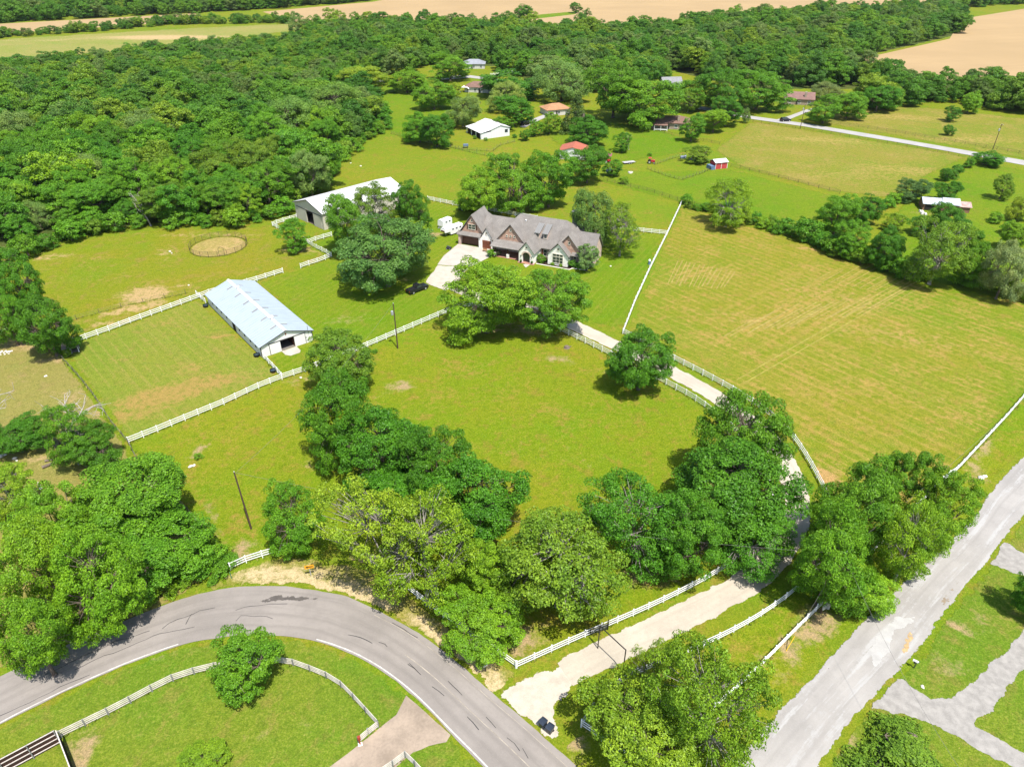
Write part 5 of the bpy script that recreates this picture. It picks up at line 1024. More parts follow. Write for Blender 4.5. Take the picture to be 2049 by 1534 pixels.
farmhouse('house', 'long low house with red-brown hip roof on the far lawn', 965, 186, 20, 9, -12, W_pale, R_brown, 2.6, 2.4, True, 5, M_cream)
farmhouse('house', 'small house with orange-brown roof beside the farm lane', 1118, 231, 12, 9, 20, W_pale, R_orange, 2.6, 2.2, True, 3)
hb = farmhouse('house', 'brick house with brown roof and covered porch beside the play set', 1342, 259, 17, 10, -10, W_brick, R_brown, 2.6, 2.3, True, 4, W_brick)
MB().prism([(-4.2, 2.35), (0, 2.75), (0, 2.9), (-4.2, 2.5)], -7.5, -1.5, 'x').build('porch_roof', R_brown, hb)
for x in (-7.3, -4.5, -1.7): MB().box(x-.1, x+.1, -4.1, -3.9, 0, 2.4).build('post', M_white, hb)
MB().box(-7.4, -1.6, -4.05, -3.98, .5, .9).build('porch_rail', M_white, hb)
farmhouse('house', 'red-brown roofed house behind the far road', 1598, 210, 14, 9, -14, W_brick, R_red, 2.7, 2.6, False, 3, W_brick)
farmhouse('cottage', 'small white cottage with grey roof among the trees', 1345, 176, 11, 7, 8, plain('white_siding', (.7, .7, .69)), R_grey, 2.7, 2.3, False, 2)
farmhouse('house', 'house with blue-grey roof half hidden in the far trees', 948, 138, 14, 9, 0, W_pale, shingle('blue_grey_roof', (.27, .28, .31)), 2.7, 2.4, True, 3)
farmhouse('house', 'house with faded pinkish roof in a gap of the left wood', 598, 146, 13, 8, 0, W_pale, shingle('faded_roof', (.42, .36, .33)), 2.7, 2.2, True, 3)
cp = thing('carport', 'white carport at the left end of the long brown-roofed house', 'carport', G(929, 186), R(-12))
MB().prism([(-2.5, 2.0), (-1.5, 2.7), (1.5, 2.7), (2.5, 2.0), (2.5, 2.1), (1.5, 2.8), (-1.5, 2.8), (-2.5, 2.1)], 0, 5, 'y').build('roof', M_white, cp)
for x in (-2.4, 2.4):
    for y in (.2, 4.8): MB().box(x-.05, x+.05, y-.05, y+.05, 0, 2.05).build('post', M_white, cp)
# white metal barn with lean-to
b0 = G(962, 279.5); b1 = G(1019.6, 271.6); b2 = G(933.7, 270.7); ba = math.atan2(b1.y-b0.y, b1.x-b0.x); bw = (b1-b0).length*1.0; bd = 14.0
Wb = thing('metal_barn', 'white metal barn with open lean-to beyond the house', 'barn', b0, ba)
M_wsteel = metalroof('white_steel', (.70, .70, .69), 'X', .8, .6, .1)
lw = bw*.36
MB().box(lw, bw, 0, .2, 0, 3.6).build('wall', M_wsteel, Wb); MB().prism([(lw, 3.6), (bw, 3.6), ((lw+bw)/2, 4.8)], 0, .2, 'y').build('gable_wall', M_wsteel, Wb)
MB().box(bw-.2, bw, .2, bd, 0, 3.6).build('wall', M_wsteel, Wb); MB().box(lw, lw+.2, .2, bd, 0, 3.6).build('wall', M_wsteel, Wb); MB().box(lw, bw, bd-.2, bd, 0, 3.6).build('wall', M_wsteel, Wb)
gable_roof_y(lw-.2, bw+.3, -.3, bd+.3, 3.5, 4.85, .12).build('roof', M_wroof, Wb)
MB().prism([(-.3, 2.55), (lw-.2, 3.4), (lw-.2, 3.5), (-.3, 2.65)], -.3, bd+.3, 'y').build('lean_to_roof', M_wroof, Wb)
MB().box(0, lw, 0, .15, 0, 2.6).build('lean_to_wall', M_wsteel, Wb)
for i in range(4): MB().box(0, .2, i*4.4, i*4.4+.5, 0, 2.6).build('post', M_wsteel, Wb)
MB().box(.6, lw-.1, .3, bd-.3, .02, 2.2).build('stall_interior', M_void, Wb); window(Wb, bw-2.2, bw-1.0, 0, 1.8, 2.8, 1, 1, M_dark)
# red roofed shed behind the pecans, red tool shed, old tin shed
rs_ = thing('red_roof_shed', 'white shed with rusty red roof behind the pecans', 'shed', G(1150, 320), R(-12))
MB().box(-6, 4, 0, 9, 0, 3.2).build('wall', M_wsteel, rs_); gable_roof_y(-6.4, 4.4, -.3, 9.3, 3.1, 4.6, .12).build('roof', metalroof('rusty_red_roof', (.36, .105, .06), 'Y', .8, .7, .4), rs_)
MB().prism([(-6, 3.2), (4, 3.2), (-1, 4.5)], 0, .15, 'y').build('gable_wall', M_wsteel, rs_)
MB().box(5, 14, -1, 4, 2.1, 2.25).build('lean_to_roof', metalroof('purple_red_roof', (.26, .075, .10), 'Y', .8, .7, .3), rs_)
for x in (5.2, 9.5, 13.8): MB().box(x-.08, x+.08, -.9, -.75, 0, 2.1).build('post', M_wood, rs_)
ts = thing('tool_shed', 'small red wooden shed with white roof beside the kitchen garden', 'shed', G(1443, 338), R(18))
M_red = plain('red_boards', (.42, .055, .055), .8, .2, 0, .2, 3)
MB().box(-2.6, 2.4, 0, 4, 0, 2.4).build('wall', M_red, ts); MB().box(-.2, -.05, -.06, 0, 0, 2.4).build('trim', M_white, ts); MB().box(2.3, 2.46, -.06, 0, 0, 2.4).build('trim', M_white, ts); MB().box(-2.66, -2.5, -.06, 0, 0, 2.4).build('trim', M_white, ts)
gable_roof_x(-2.9, 2.7, -.3, 4.3, 2.35, 3.1, .1).build('roof', M_wroof, ts); MB().box(-4.4, -2.7, -.2, 3.2, 0, 1.3).build('lean_to', plain('blue_tarp', (.10, .16, .26), .6, .3, 0, .3, 2), ts)
tn = thing('tin_shed', 'old rusty barn with silver tin roof right of the hedgerow', 'shed', G(1890, 424), R(-16))
M_rust = plain('rusty_boards', (.24, .135, .085), .9, .1, 0, .3, 1.5)
MB().box(-6.5, 0, 0, 6, 0, 2.2).build('wall', M_rust, tn); MB().box(0, 7, .6, 5.6, 0, 1.9).build('wall', M_rust, tn)
M_tin = metalroof('silver_tin', (.48, .52, .56), 'X', .8, .4, .5)
gable_roof_x(-6.9, -1.0, -.4, 6.4, 2.1, 3.2, .1).build('roof', M_tin, tn); gable_roof_x(-1.0, 4.0, -.2, 6.2, 2.3, 3.5, .1).build('roof', M_tin, tn); gable_roof_x(3.0, 7.4, .3, 5.9, 1.8, 2.7, .1).build('roof', plain('rusty_tin', (.38, .25, .22), .7, .2, 0, .3, 1), tn)
MB().box(-6.0, -3.4, -.05, 0, 0, 1.9).build('doorway', M_void, tn)
# ------------------------------------------------------------------ fences
def along(pts, bay):
    P = [Vector(p[:2]) for p in pts]; d = [0]
    for a, b in zip(P[:-1], P[1:]): d.append(d[-1]+(b-a).length)
    n = max(1, round(d[-1]/bay)); out = []; j = 0
    for i in range(n+1):
        t = d[-1]*i/n
        while j < len(d)-2 and d[j+1] < t: j += 1
        k = (t-d[j])/max(1e-9, d[j+1]-d[j]); out.append(P[j].lerp(P[j+1], k))
    return out
pm = MB().box(-.065, .065, -.065, .065, -.05, 1.42); pm.add([(-.085, -.085, 1.42), (.085, -.085, 1.42), (.085, .085, 1.42), (-.085, .085, 1.42), (0, 0, 1.52)], [(3, 2, 1, 0), (0, 1, 4), (1, 2, 4), (2, 3, 4), (3, 0, 4)])
POST = pm.mesh('post', M_vinyl); RAIL = MB().box(0, 1, -.022, .022, -.07, .07).mesh('rail', M_vinyl)
M_greywood = plain('weathered_rail', (.50, .46, .39), .85, .15, 0, .18, 3); M_greypost = plain('weathered_post', (.20, .20, .19), .85, .15, 0, .2, 3)
WPOST = MB().box(-.07, .07, -.07, .07, -.05, 1.30).mesh('post', M_greypost); WRAIL = MB().box(0, 1, -.03, .03, -.065, .065).mesh('rail', M_greywood)
M_pipe = plain('rusty_pipe', (.075, .052, .040), .7, .2); M_tpost = plain('wire_fence_post', (.10, .085, .07), .9, .1); M_wire = plain('fence_wire', (.16, .15, .14), .5, .4)
PPOST = MB().tube((0, 0, -.05), (0, 0, 1.35), .055, .05, 6).mesh('post', M_pipe); PRAIL = MB().tube((0, 0, 0), (1, 0, 0), .035, .035, 5).mesh('rail', M_pipe)
TPOST = MB().tube((0, 0, -.05), (0, 0, 1.25), .06, .05, 5).mesh('post', M_tpost); TWIRE = MB().tube((0, 0, 0), (1, 0, 0), .014, .014, 4).mesh('wire', M_wire)
FLINES = []
def fence(name, label, px, style='white', bay=2.44, group=None, smooth=0, cat='fence', world=False):
    pm_, rm_, zs, rn = {'white': (POST, RAIL, (.40, .82, 1.24), 'rail'), 'wood': (WPOST, WRAIL, (.28, .58, .88, 1.16), 'rail'), 'pipe': (PPOST, PRAIL, (.45, .85, 1.25), 'rail'), 'wire': (TPOST, TWIRE, (.35, .7, 1.05), 'wire')}[style]
    P = px if world else GL(px)
    if smooth: P = smooth_line(P, smooth)
    FLINES.append((style, P)); S_ = along(P, bay); t = thing(name, label, cat, (S_[0].x, S_[0].y, 0), 0, group); o = S_[0]
    for i, p in enumerate(S_):
        q = S_[min(i+1, len(S_)-1)]; r_ = S_[max(i-1, 0)]; d = q-r_; an = math.atan2(d.y, d.x)
        inst('post', pm_, t, (p.x-o.x, p.y-o.y, 0.0), (0, 0, an))
        if i < len(S_)-1:
            d = q-p; an = math.atan2(d.y, d.x); off = Vector((-d.y, d.x)).normalized()*(.045 if style in ('white', 'wood') else 0)
            for z in zs: inst(rn, rm_, t, (p.x-o.x+off.x, p.y-o.y+off.y, z), (0, 0, an), (d.length, 1, 1))
    return t
WG = 'white rail fences of the ranch'
fence('rail_fence', 'white rail fence crossing from the dry yard past the stable to the house drive', [(258.5, 887), (315, 864.6), (370, 842), (445, 811.5), (522, 775.6), (566.6, 758.5), (620, 741), (735, 695), (800, 667), (889, 629), (925, 614)], group=WG)
fence('rail_fence', 'white rail fence along the pasture side of the driveway', [(925, 614), (985, 618), (1048, 628), (1074, 638), (1106, 656), (1173, 688), (1228, 716), (1317, 762), (1378, 794), (1416, 820), (1475, 868), (1522, 925), (1546, 990), (1536, 1055), (1490, 1105), (1469, 1125), (1416, 1159.6), (1357, 1190.5), (1293, 1221), (1228, 1249), (1135, 1290), (1068, 1320.5), (1034, 1336)], group=WG, smooth=1)
fence('rail_fence', 'white rail fence curving along the hay field side of the driveway', [(1246, 668), (1290, 690), (1349, 722), (1390, 743), (1429, 763.6), (1472, 787.6), (1532, 826), (1582, 873), (1612, 917), (1640, 969), (1655, 1000), (1664, 1060), (1646, 1125), (1597, 1177), (1575, 1197), (1520, 1235), (1460, 1269), (1393, 1300), (1349, 1319), (1262, 1353), (1215, 1385), (1190, 1412), (1163, 1453)], group=WG, smooth=1)
fence('rail_fence', 'short white fence at the corner above the trash bins', [(1163, 1454), (1180, 1465), (1230, 1500), (1290, 1545)], group=WG)
fence('rail_fence', 'white rail fence running beside the pale lane', [(2230, 613), (2130, 712), (2049, 794), (2016, 832), (1965, 887), (1914, 942), (1886, 962), (1760, 1090), (1642, 1213), (1588, 1266), (1541, 1314), (1486, 1368), (1428, 1418), (1370, 1470)], group=WG)
fence('rail_fence', 'white rail fence between the house lawn and the hay field', [(1363, 409), (1336, 467), (1300, 540), (1270, 606), (1246, 668)], group=WG)
fence('rail_fence', 'white rail fence behind the right end of the house', [(1225, 459), (1258, 462), (1295, 466), (1335, 470)], group=WG)
fence('rail_fence', 'white rail fence behind the trailers and the pecans', [(856, 400.5), (888, 407), (920, 414), (955, 419), (988, 424.5), (1029, 432), (1075, 440)], group=WG)
fence('rail_fence', 'white rail fence behind the stable dividing the two paddocks', [(150, 687), (219, 662.6), (260, 647), (335, 620), (397, 597.6), (428, 586), (513, 563), (566.6, 546)], group=WG)
fence('rail_fence', 'white zigzag fence below the arena barn', [(602, 537), (619, 531), (637, 525.6), (664.7, 514.7), (652, 507), (633, 498), (616, 488), (609, 483)], group=WG)
fence('rail_fence', 'white rail fence from the zigzag to the trees before the arena barn', [(617, 488), (633, 482), (664, 473)], group=WG)
fence('rail_fence', 'white rail fence joining the left corner of the arena barn', [(594, 437), (570, 444), (544, 452), (561, 461)], group=WG)
fence('rail_fence', 'short white fence at the far left corner of the stable', [(394, 592), (412, 607)], group=WG)
fence('rail_fence', 'short white fence joining the near corner of the stable to the pasture fence', [(529, 718.5), (546, 736), (565, 757)], group=WG)
fence('rail_fence', 'short white fence left of the orange arrow sign', [(462, 1140), (480, 1130), (518, 1117.5), (556, 1106.5), (590, 1097)], group=WG)
fence('rail_fence', 'white fence under the pecans along the main road', [(740, 1128), (800, 1170), (841, 1200.7), (868, 1221), (897, 1242), (918, 1256), (975, 1296), (1032, 1336)], group=WG)
fence('rail_fence', 'grey four rail fence curving round the lawn inside the road bend', [(124, 1475), (192, 1442), (231, 1423), (301, 1385.6), (332, 1368.5), (366, 1354.8), (399, 1346), (450, 1334), (505, 1327), (554, 1326), (587, 1331), (613, 1340), (640, 1351), (666, 1361.6), (686, 1377), (714, 1406), (757, 1454)], 'wood', 2.3)
fence('rail_fence', 'short grey fence at the left side of the concrete apron', [(757, 1454), (737, 1470), (718, 1486)], 'wood', 1.6)
fence('rail_fence', 'short grey fence at the right side of the concrete apron', [(760, 1552), (790, 1532), (812, 1515), (834, 1537), (850, 1555)], 'wood', 1.7)
fence('wire_fence', 'dark wire fence between the dry yard and the stable paddock', [(98, 692), (130, 724), (160, 757), (190, 795), (222, 845), (258, 888)], 'wire', 3.0)
fence('wire_fence', 'wire fence along the grove down to the short white fence', [(258, 888), (275, 922), (340, 985), (400, 1050), (440, 1100), (460, 1138)], 'wire', 3.0)
fence('wire_fence', 'thin wire fence crossing the round pen paddock behind the white fence', [(60, 668), (150, 640), (250, 613), (372, 588)], 'wire', 4.5)
fence('pipe_fence', 'dark pipe fence between the pecans and the green meadow', [(1200, 360), (1245, 371), (1300, 384), (1365, 405), (1440, 424), (1500, 440)], 'pipe', 3.2)
fence('pipe_fence', 'dark pipe fence from the red shed across the green meadow', [(1462, 334), (1540, 352), (1610, 370), (1680, 388)], 'pipe', 4)
fence('pipe_fence', 'dark fence on the near side of the far road', [(1490, 243), (1600, 259), (1700, 275), (1800, 292), (1900, 310), (1960, 322)], 'pipe', 4)
fence('pipe_fence', 'dark fence on the far side of the far road', [(1664, 247), (1760, 261), (1860, 277), (1960, 294), (2060, 312)], 'pipe', 4)
fence('pipe_fence', 'wire fence on the lawn before the white metal barn', [(885, 292), (930, 300), (985, 304), (1000, 292), (1030, 284)], 'wire', 4)
fence('pipe_fence', 'wire fence from the two trees towards the pecans', [(783, 268), (830, 280), (885, 292), (940, 305), (1000, 318)], 'wire', 4)
fence('pipe_fence', 'dark fence in front of the brick house', [(1262, 252), (1300, 262), (1350, 272), (1440, 290)], 'pipe', 4)
fence('garden_fence', 'brushwood fence round the kitchen garden', [(1310, 330), (1345, 318), (1372, 311)], 'wire', 2.0)
fence('garden_fence', 'brushwood fence along the lower side of the kitchen garden', [(1296, 339), (1330, 352), (1362, 361), (1400, 349), (1430, 335)], 'wire', 2.0)
fence('board_fence', 'white board fence in the far trees', [(981, 152), (1000, 150), (1025, 147)], 'white', 2.4)
# tall boarded pen at the bottom left
pc = G(124, 1485); e1 = G(-90, 1601); d1_ = (e1-pc); a1_ = math.atan2(d1_.y, d1_.x)
Pn = thing('board_screen', 'tall dark brown board screen with pale rails at the bottom left', 'screen', pc, a1_); L1 = d1_.length; M_brown = plain('dark_boards', (.050, .026, .020), .85, .15, 0, .3, 3); M_prail = plain('pale_rail', (.55, .49, .45), .8, .2, 0, .15, 3)
bd_ = MB().box(0, .19, -.02, .02, 0, 2.45).mesh('board', M_brown)
for i in range(int(L1/.2)): inst('board', bd_, Pn, (i*.2, 0, 0))
for z in (.35, 1.05, 1.75, 2.42): MB().box(0, L1, .03, .10, z-.045, z+.045).build('rail', M_prail, Pn)
for i in range(5): MB().box(i*2.6+.02, i*2.6+.12, .10, .20, 0, 2.5).build('post', M_greypost, Pn)
e2 = G(168, 1600); d2_ = e2-pc; a2_ = math.atan2(d2_.y, d2_.x); Pn2 = thing('board_screen', 'dark screen wall running down from the brown board screen', 'screen', pc+Vector((.12, .02, 0)), a2_)
for i in range(int(d2_.length/.2)): inst('board', MB().box(0, .19, -.02, .02, 0, 2.3).mesh('board', plain('black_green_boards', (.018, .022, .018), .9, .1)) if i == 0 else bpy.data.objects[Pn2.children[0].name].data, Pn2, (i*.2, 0, 0))
MB().box(0, d2_.length, -.05, .05, 2.3, 2.38).build('cap_rail', M_prail, Pn2)
# round pen
rc = (G(379.5, 500)+G(494.8, 488))/2; RR = 7.7; Rp = thing('round_pen', 'round horse pen of dark pipe panels with an arched gate', 'pen', rc)
NP = 20; pp = [Vector((RR*math.cos(2*math.pi*i/NP), RR*math.sin(2*math.pi*i/NP), 0)) for i in range(NP)]
ppost = MB().tube((0, 0, 0), (0, 0, 1.75), .045, .045, 6).mesh('post', M_pipe); prail = MB().tube((0, 0, 0), (1, 0, 0), .028, .028, 5).mesh('rail', M_pipe)
for i in range(NP):
    a, b = pp[i], pp[(i+1) % NP]; inst('post', ppost, Rp, a); d = b-a
    for z in (.3, .65, 1.0, 1.35, 1.65): inst('rail', prail, Rp, (a.x, a.y, z), (0, 0, math.atan2(d.y, d.x)), (d.length, 1, 1))
gk = [Vector((0, 0, 0)), Vector((0, 0, 2.2)), Vector((.25, 0, 2.6)), Vector((.7, 0, 2.75)), Vector((1.15, 0, 2.6)), Vector((1.4, 0, 2.2)), Vector((1.4, 0, 0))]
gp = G(440, 520); gl = Vector((gp.x-rc.x, gp.y-rc.y, 0)); gl = gl.normalized()*RR; MB().path(gk, .045).build('gate_arch', M_pipe, Rp, loc=gl, rz=math.atan2(gl.y, gl.x)+math.pi/2)
sheetr(.5, 'pen_sand', [(rc.x+RR*.97*math.cos(t/24*6.283), rc.y+RR*.97*math.sin(t/24*6.283)) for t in range(24)], Z2, grass('pen_sand', (.30, .225, .085), (.24, .21, .05), (.40, .275, .13), .75), world=True)
# ------------------------------------------------------------------ entrance arch with gate
p0, p1 = G(1196, 1297), G(1246, 1345); Ar = thing('entrance_arch', 'black pipe entrance arch spanning the gravel driveway', 'arch', p0); dv = p1-p0
MB().tube((0, 0, -.1), (0, 0, 4.35), .07).build('post', M_black, Ar); MB().tube((dv.x, dv.y, -.1), (dv.x, dv.y, 4.35), .07).build('post', M_black, Ar); MB().tube((0, 0, 4.3), (dv.x, dv.y, 4.3), .07).build('beam', M_black, Ar)
q0, q1 = G(1163, 1277), G(1216, 1259); Gt = thing('farm_gate', 'black pipe gate swung open along the driveway fence', 'gate', q0); gd = q1-q0; gm = [Vector((gd.x*t, gd.y*t, 0)) for t in (0, 1)]
MB().tube((gd.x, gd.y, 0), (gd.x, gd.y, 2.0), .07).build('post', M_black, Gt)
for z in (.25, .5, .75, 1.0, 1.25): MB().tube((0, 0, z), (gd.x, gd.y, z), .03).build('rail', M_black, Gt)
for t in (0, .33, .66, .97): MB().tube((gd.x*t, gd.y*t, .05), (gd.x*t, gd.y*t, 1.28), .03).build('upright', M_black, Gt)

# ------------------------------------------------------------------ uncut grass under the fences and weeds in the pasture
def tufts(name, label, pts, mat, hmin, hmax, seed):
    rs = np.random.RandomState(seed); P = np.repeat(np.array(pts), 4, 0); n = len(P); C = np.column_stack([P[:, 0]+rs.normal(0, .09, n), P[:, 1]+rs.normal(0, .09, n), np.full(n, 0.05)])
    h = rs.uniform(hmin, hmax, n); th = rs.uniform(0, 6.283, n); ln = rs.uniform(.15, .7, n)*h; ax = np.column_stack([np.cos(th), np.sin(th), 0*th]); sd = np.column_stack([-np.sin(th), np.cos(th), 0*th])*(h*.22)[:, None]
    V = np.empty((n, 4, 3)); V[:, 0] = C-sd; V[:, 1] = C+sd; V[:, 2] = C+ax*ln[:, None]*.8+sd*.6+np.array([0, 0, 1])*(h*.8)[:, None]; V[:, 3] = C+ax*ln[:, None]-sd*.5+np.array([0, 0, 1])*h[:, None]
    me = bpy.data.meshes.new(name); me.from_pydata(V.reshape(-1, 3).tolist(), [], np.arange(4*n).reshape(-1, 4).tolist()); me.materials.append(mat); me.update()
    o = bpy.data.objects.new(name, me); link(o); return tag(o, label, 'grass', kind='stuff')
t = NT('tall_grass'); isl = t.n('ShaderNodeNewGeometry').outputs['Random Per Island']; cr = t.n('ShaderNodeValToRGB', {'Fac': isl}); el_ = cr.color_ramp.elements; el_[0].color = (.08, .155, .015, 1); el_[1].color = (.30, .235, .08, 1); e_ = el_.new(.55); e_.color = (.14, .19, .02, 1); t.bsdf(cr.outputs[0], .9, .1); M_tuft = t.m
rs_t = np.random.RandomState(77); fp = []
for stl, P in FLINES:
    if stl == 'pipe': continue
    for q in along(P, .32):
        if q.y < 330: fp.append((q.x+rs_t.normal(0, .16), q.y+rs_t.normal(0, .16)))
tufts('fence_grass', 'uncut grass tufts growing under the ranch fences', fp, M_tuft, .12, .38, 1)
pw_ = []
PP = GL([(258, 887), (566, 758), (735, 695), (925, 613), (1106, 657), (1416, 820), (1545, 1000), (1487, 1105), (1293, 1221), (1034, 1336), (800, 1170), (590, 1095), (462, 1141), (275, 920)]); xs = [p.x for p in PP]; ys = [p.y for p in PP]
cand = np.column_stack([rs_t.uniform(min(xs), max(xs), 3500), rs_t.uniform(min(ys), max(ys), 3500)]); cand = cand[inside(PP, cand[:, 0], cand[:, 1])]
keep = [tuple(q) for q in cand if mnoise.noise(Vector((q[0]*.06, q[1]*.06, 3.3)))+rs_t.uniform(-.4, .4) > .12]
tufts('pasture_weeds', 'scattered weed tufts in the front pasture', keep, M_tuft, .06, .17, 2)
# ------------------------------------------------------------------ poles and wires
M_pole = plain('creosote_pole', (.085, .055, .040), .85, .15, 0, .2, 2); M_alu = plain('galvanised', (.42, .44, .46), .4, .5, .3); M_ins = plain('porcelain', (.55, .55, .53), .3, .5)
def pole(label, px, py, h, arm=True, transformer=False, rz=0.3, lean=(0, 0)):
    g = G(px, py); t = thing('utility_pole', label, 'utility pole', g, rz, 'utility poles'); top = Vector((lean[0], lean[1], h))
    MB().tube((0, 0, -.2), top, .15, .10, 8).build('pole', M_pole, t)
    if arm:
        MB().box(-.9+top.x, .9+top.x, top.y-.16, top.y-.06, h-.45, h-.32).build('cross_arm', M_pole, t)
        for x in (-.8, .8): MB().lathe([(.05, 0), (.07, .1), (.04, .2)], 8, (x+top.x, top.y-.11, h-.32)).build('insulator', M_ins, t)
    MB().lathe([(.05, 0), (.07, .1), (.04, .2)], 8, (top.x, top.y, h)).build('insulator', M_ins, t)
    if transformer: MB().lathe([(.22, 0), (.26, .1), (.26, .85), (.22, .95), (.08, 1.0)], 12, (-.42, 0, h-2.6)).build('transformer', M_alu, t); MB().box(-.3, 0, -.05, .05, h-2.2, h-2.1).build('bracket', M_alu, t)
    return t, g+Vector((0, 0, h))
P1, w1 = pole('brown utility pole with a transformer beside the pasture fence', 796, 697, 10.6, False, True, .1)
P2, w2 = pole('leaning bare utility pole alone in the lower pasture', 503, 1058, 10.9, False, False, 0, (-.25, .1))
P3, w3 = pole('utility pole with guy wires and meter box beside the lane fence', 1642, 1226, 11.0, True, False, .5, (.25, .2))
P4, w4 = pole('utility pole on the near side of the far road', 1601, 258, 10.5, False, True, 0)
P5, w5 = pole('utility pole beside the far road at the right picture edge', 1986, 300, 10.0, True, True, .4)
MB().box(-.3, .3, -.32, -.16, 1.0, 1.8).build('meter_box', M_alu, P3)
def wire(label, a, b, sag=1.0, r=.014):
    n = 14; m = MB(); pts = [a.lerp(b, i/n)-Vector((0, 0, sag*4*(i/n)*(1-i/n))) for i in range(n+1)]; m.path([p-a for p in pts], r, 4)
    o = m.build('power_line', M_wire, loc=a); return tag(o, label, 'wire', 'overhead wires')
wire('thin overhead wire from the lane pole to the pasture pole above the grove', w3, w2, 2.0)
wire('thin overhead wire between the two pasture poles', w2, w1, 1.6)
wire('thin overhead wire leaving the lane pole along the lane', w3, G(2150, 700, 10.5), 2)
wire('thin overhead wire over the cedar at the bottom right', w3+Vector((.3, 0, -.2)), G(1990, 1640, 9), 1.5)
wire('guy wire from the lane pole down to the road edge', w3-Vector((0, 0, 3.0)), G(1727, 1233), 0, .02)
wire('guy wire with a yellow guard beside the lane fence', w3-Vector((0, 0, 1.2)), G(1573, 1302), 0, .014)
wire('overhead wire along the far road', w4, w5, 2.5)
gg = G(1573, 1302); gdv = (w3-gg).normalized(); o = MB().tube((0, 0, 0), gdv*2.2, .05, .05, 6).build('guy_guard', plain('yellow_plastic', (.62, .40, .02), .5), loc=gg); tag(o, 'yellow plastic guard standing beside the lane fence', 'guard')
# ------------------------------------------------------------------ road furniture
sg = thing('arrow_sign', 'orange road sign with a black arrow pointing left', 'sign', G(622.7, 1152), R(14)); M_or = plain('orange_sign', (.72, .34, .02), .5, .3, 0, .03)
MB().box(-.05, .05, -.03, .03, 0, 2.2).build('post', M_alu, sg); sp_ = MB().box(-.62, .62, -.06, -.03, 1.55, 2.2).build('panel', M_or, sg)
MB().prism([(-.48, 1.875), (-.2, 2.08), (-.2, 1.94), (.48, 1.94), (.48, 1.81), (-.2, 1.81), (-.2, 1.67)], -.075, -.06, 'y').build('arrow', M_black, sp_)
M_bin = plain('navy_bin', (.020, .028, .045), .45, .4)
def bin_(label, px, py, rz):
    t = thing('trash_bin', label, 'trash bin', G(px, py), R(rz), 'wheeled bins at the driveway mouth')
    MB().hexa([(-.27, -.3, .08), (.27, -.3, .08), (.27, .3, .08), (-.27, .3, .08), (-.36, -.4, 1.05), (.36, -.4, 1.05), (.36, .42, 1.05), (-.36, .42, 1.05)]).build('body', M_bin, t)
    MB().prism([(-.46, 1.05), (.46, 1.05), (.44, 1.12), (.2, 1.2), (-.3, 1.18), (-.46, 1.1)], -.38, .38, 'x').build('lid', M_bin, t)
    for x in (-.3, .3): MB().prism([(.34+.13*math.cos(k*.7854), .13+.13*math.sin(k*.7854)) for k in range(8)], x-.03, x+.03, 'x').build('wheel', M_black, t)
    MB().tube((-.25, .5, .98), (.25, .5, .98), .025).build('handle', M_bin, t)
bin_('navy wheeled trash bin, the left one of the pair', 1086, 1453, -42); bin_('navy wheeled trash bin, the right one of the pair', 1100, 1464, -38)
mb_ = thing('mailbox', 'white mailbox on a dark post beside the pale lane', 'mailbox', G(1828.5, 1336), R(-35))
MB().box(-.05, .05, -.05, .05, 0, 1.15).build('post', M_dark, mb_); MB().prism([(-.1, 1.15), (.1, 1.15), (.1, 1.3), (.06, 1.38), (-.06, 1.38), (-.1, 1.3)], -.45, .12, 'x').build('box', M_white, mb_); MB().box(.12, .2, -.09, .09, 1.15, 1.33).build('door', M_alu, mb_); MB().box(-.3, -.1, -.22, -.1, 1.0, 1.2).build('paper_tube', M_black, mb_)
mb2 = thing('mailbox', 'mailbox in the shade under the small roadside corner tree', 'mailbox', G(972, 1343), R(40))
MB().box(-.05, .05, -.05, .05, 0, 1.1).build('post', M_dark, mb2); MB().prism([(-.1, 1.1), (.1, 1.1), (.1, 1.25), (.06, 1.33), (-.06, 1.33), (-.1, 1.25)], -.3, .25, 'x').build('box', M_alu, mb2)
gx = thing('gate_keypad', 'rusty red gate control post at the end of the short grey fence', 'post', G(721, 1489), R(20))
MB().box(-.08, .08, -.08, .08, 0, 1.5).build('post', plain('rust_red', (.26, .045, .02), .7, .2, 0, .2), gx); MB().box(-.16, .16, -.14, .14, 1.1, 1.55).build('box', plain('rust_red', (.26, .045, .02)), gx); MB().box(-.22, .22, -.2, .2, 0, .12).build('footing', M_cream, gx)
o = MB().box(-.05, .05, -.02, .02, 0, 1.3).build('marker_post', plain('green_marker', (.03, .16, .09)), loc=G(463.5, 1157)); tag(o, 'slim green marker post by the short white fence', 'marker')
cbx = thing('cable_box', 'pale utility cabinet at the foot of the lane pole', 'cabinet', G(1655, 1216), R(-35)); MB().box(-.3, .3, -.2, .2, 0, 1.1).build('body', plain('pale_cabinet', (.5, .49, .46)), cbx); MB().box(-.33, .33, -.23, .23, 1.1, 1.16).build('lid', M_alu, cbx)
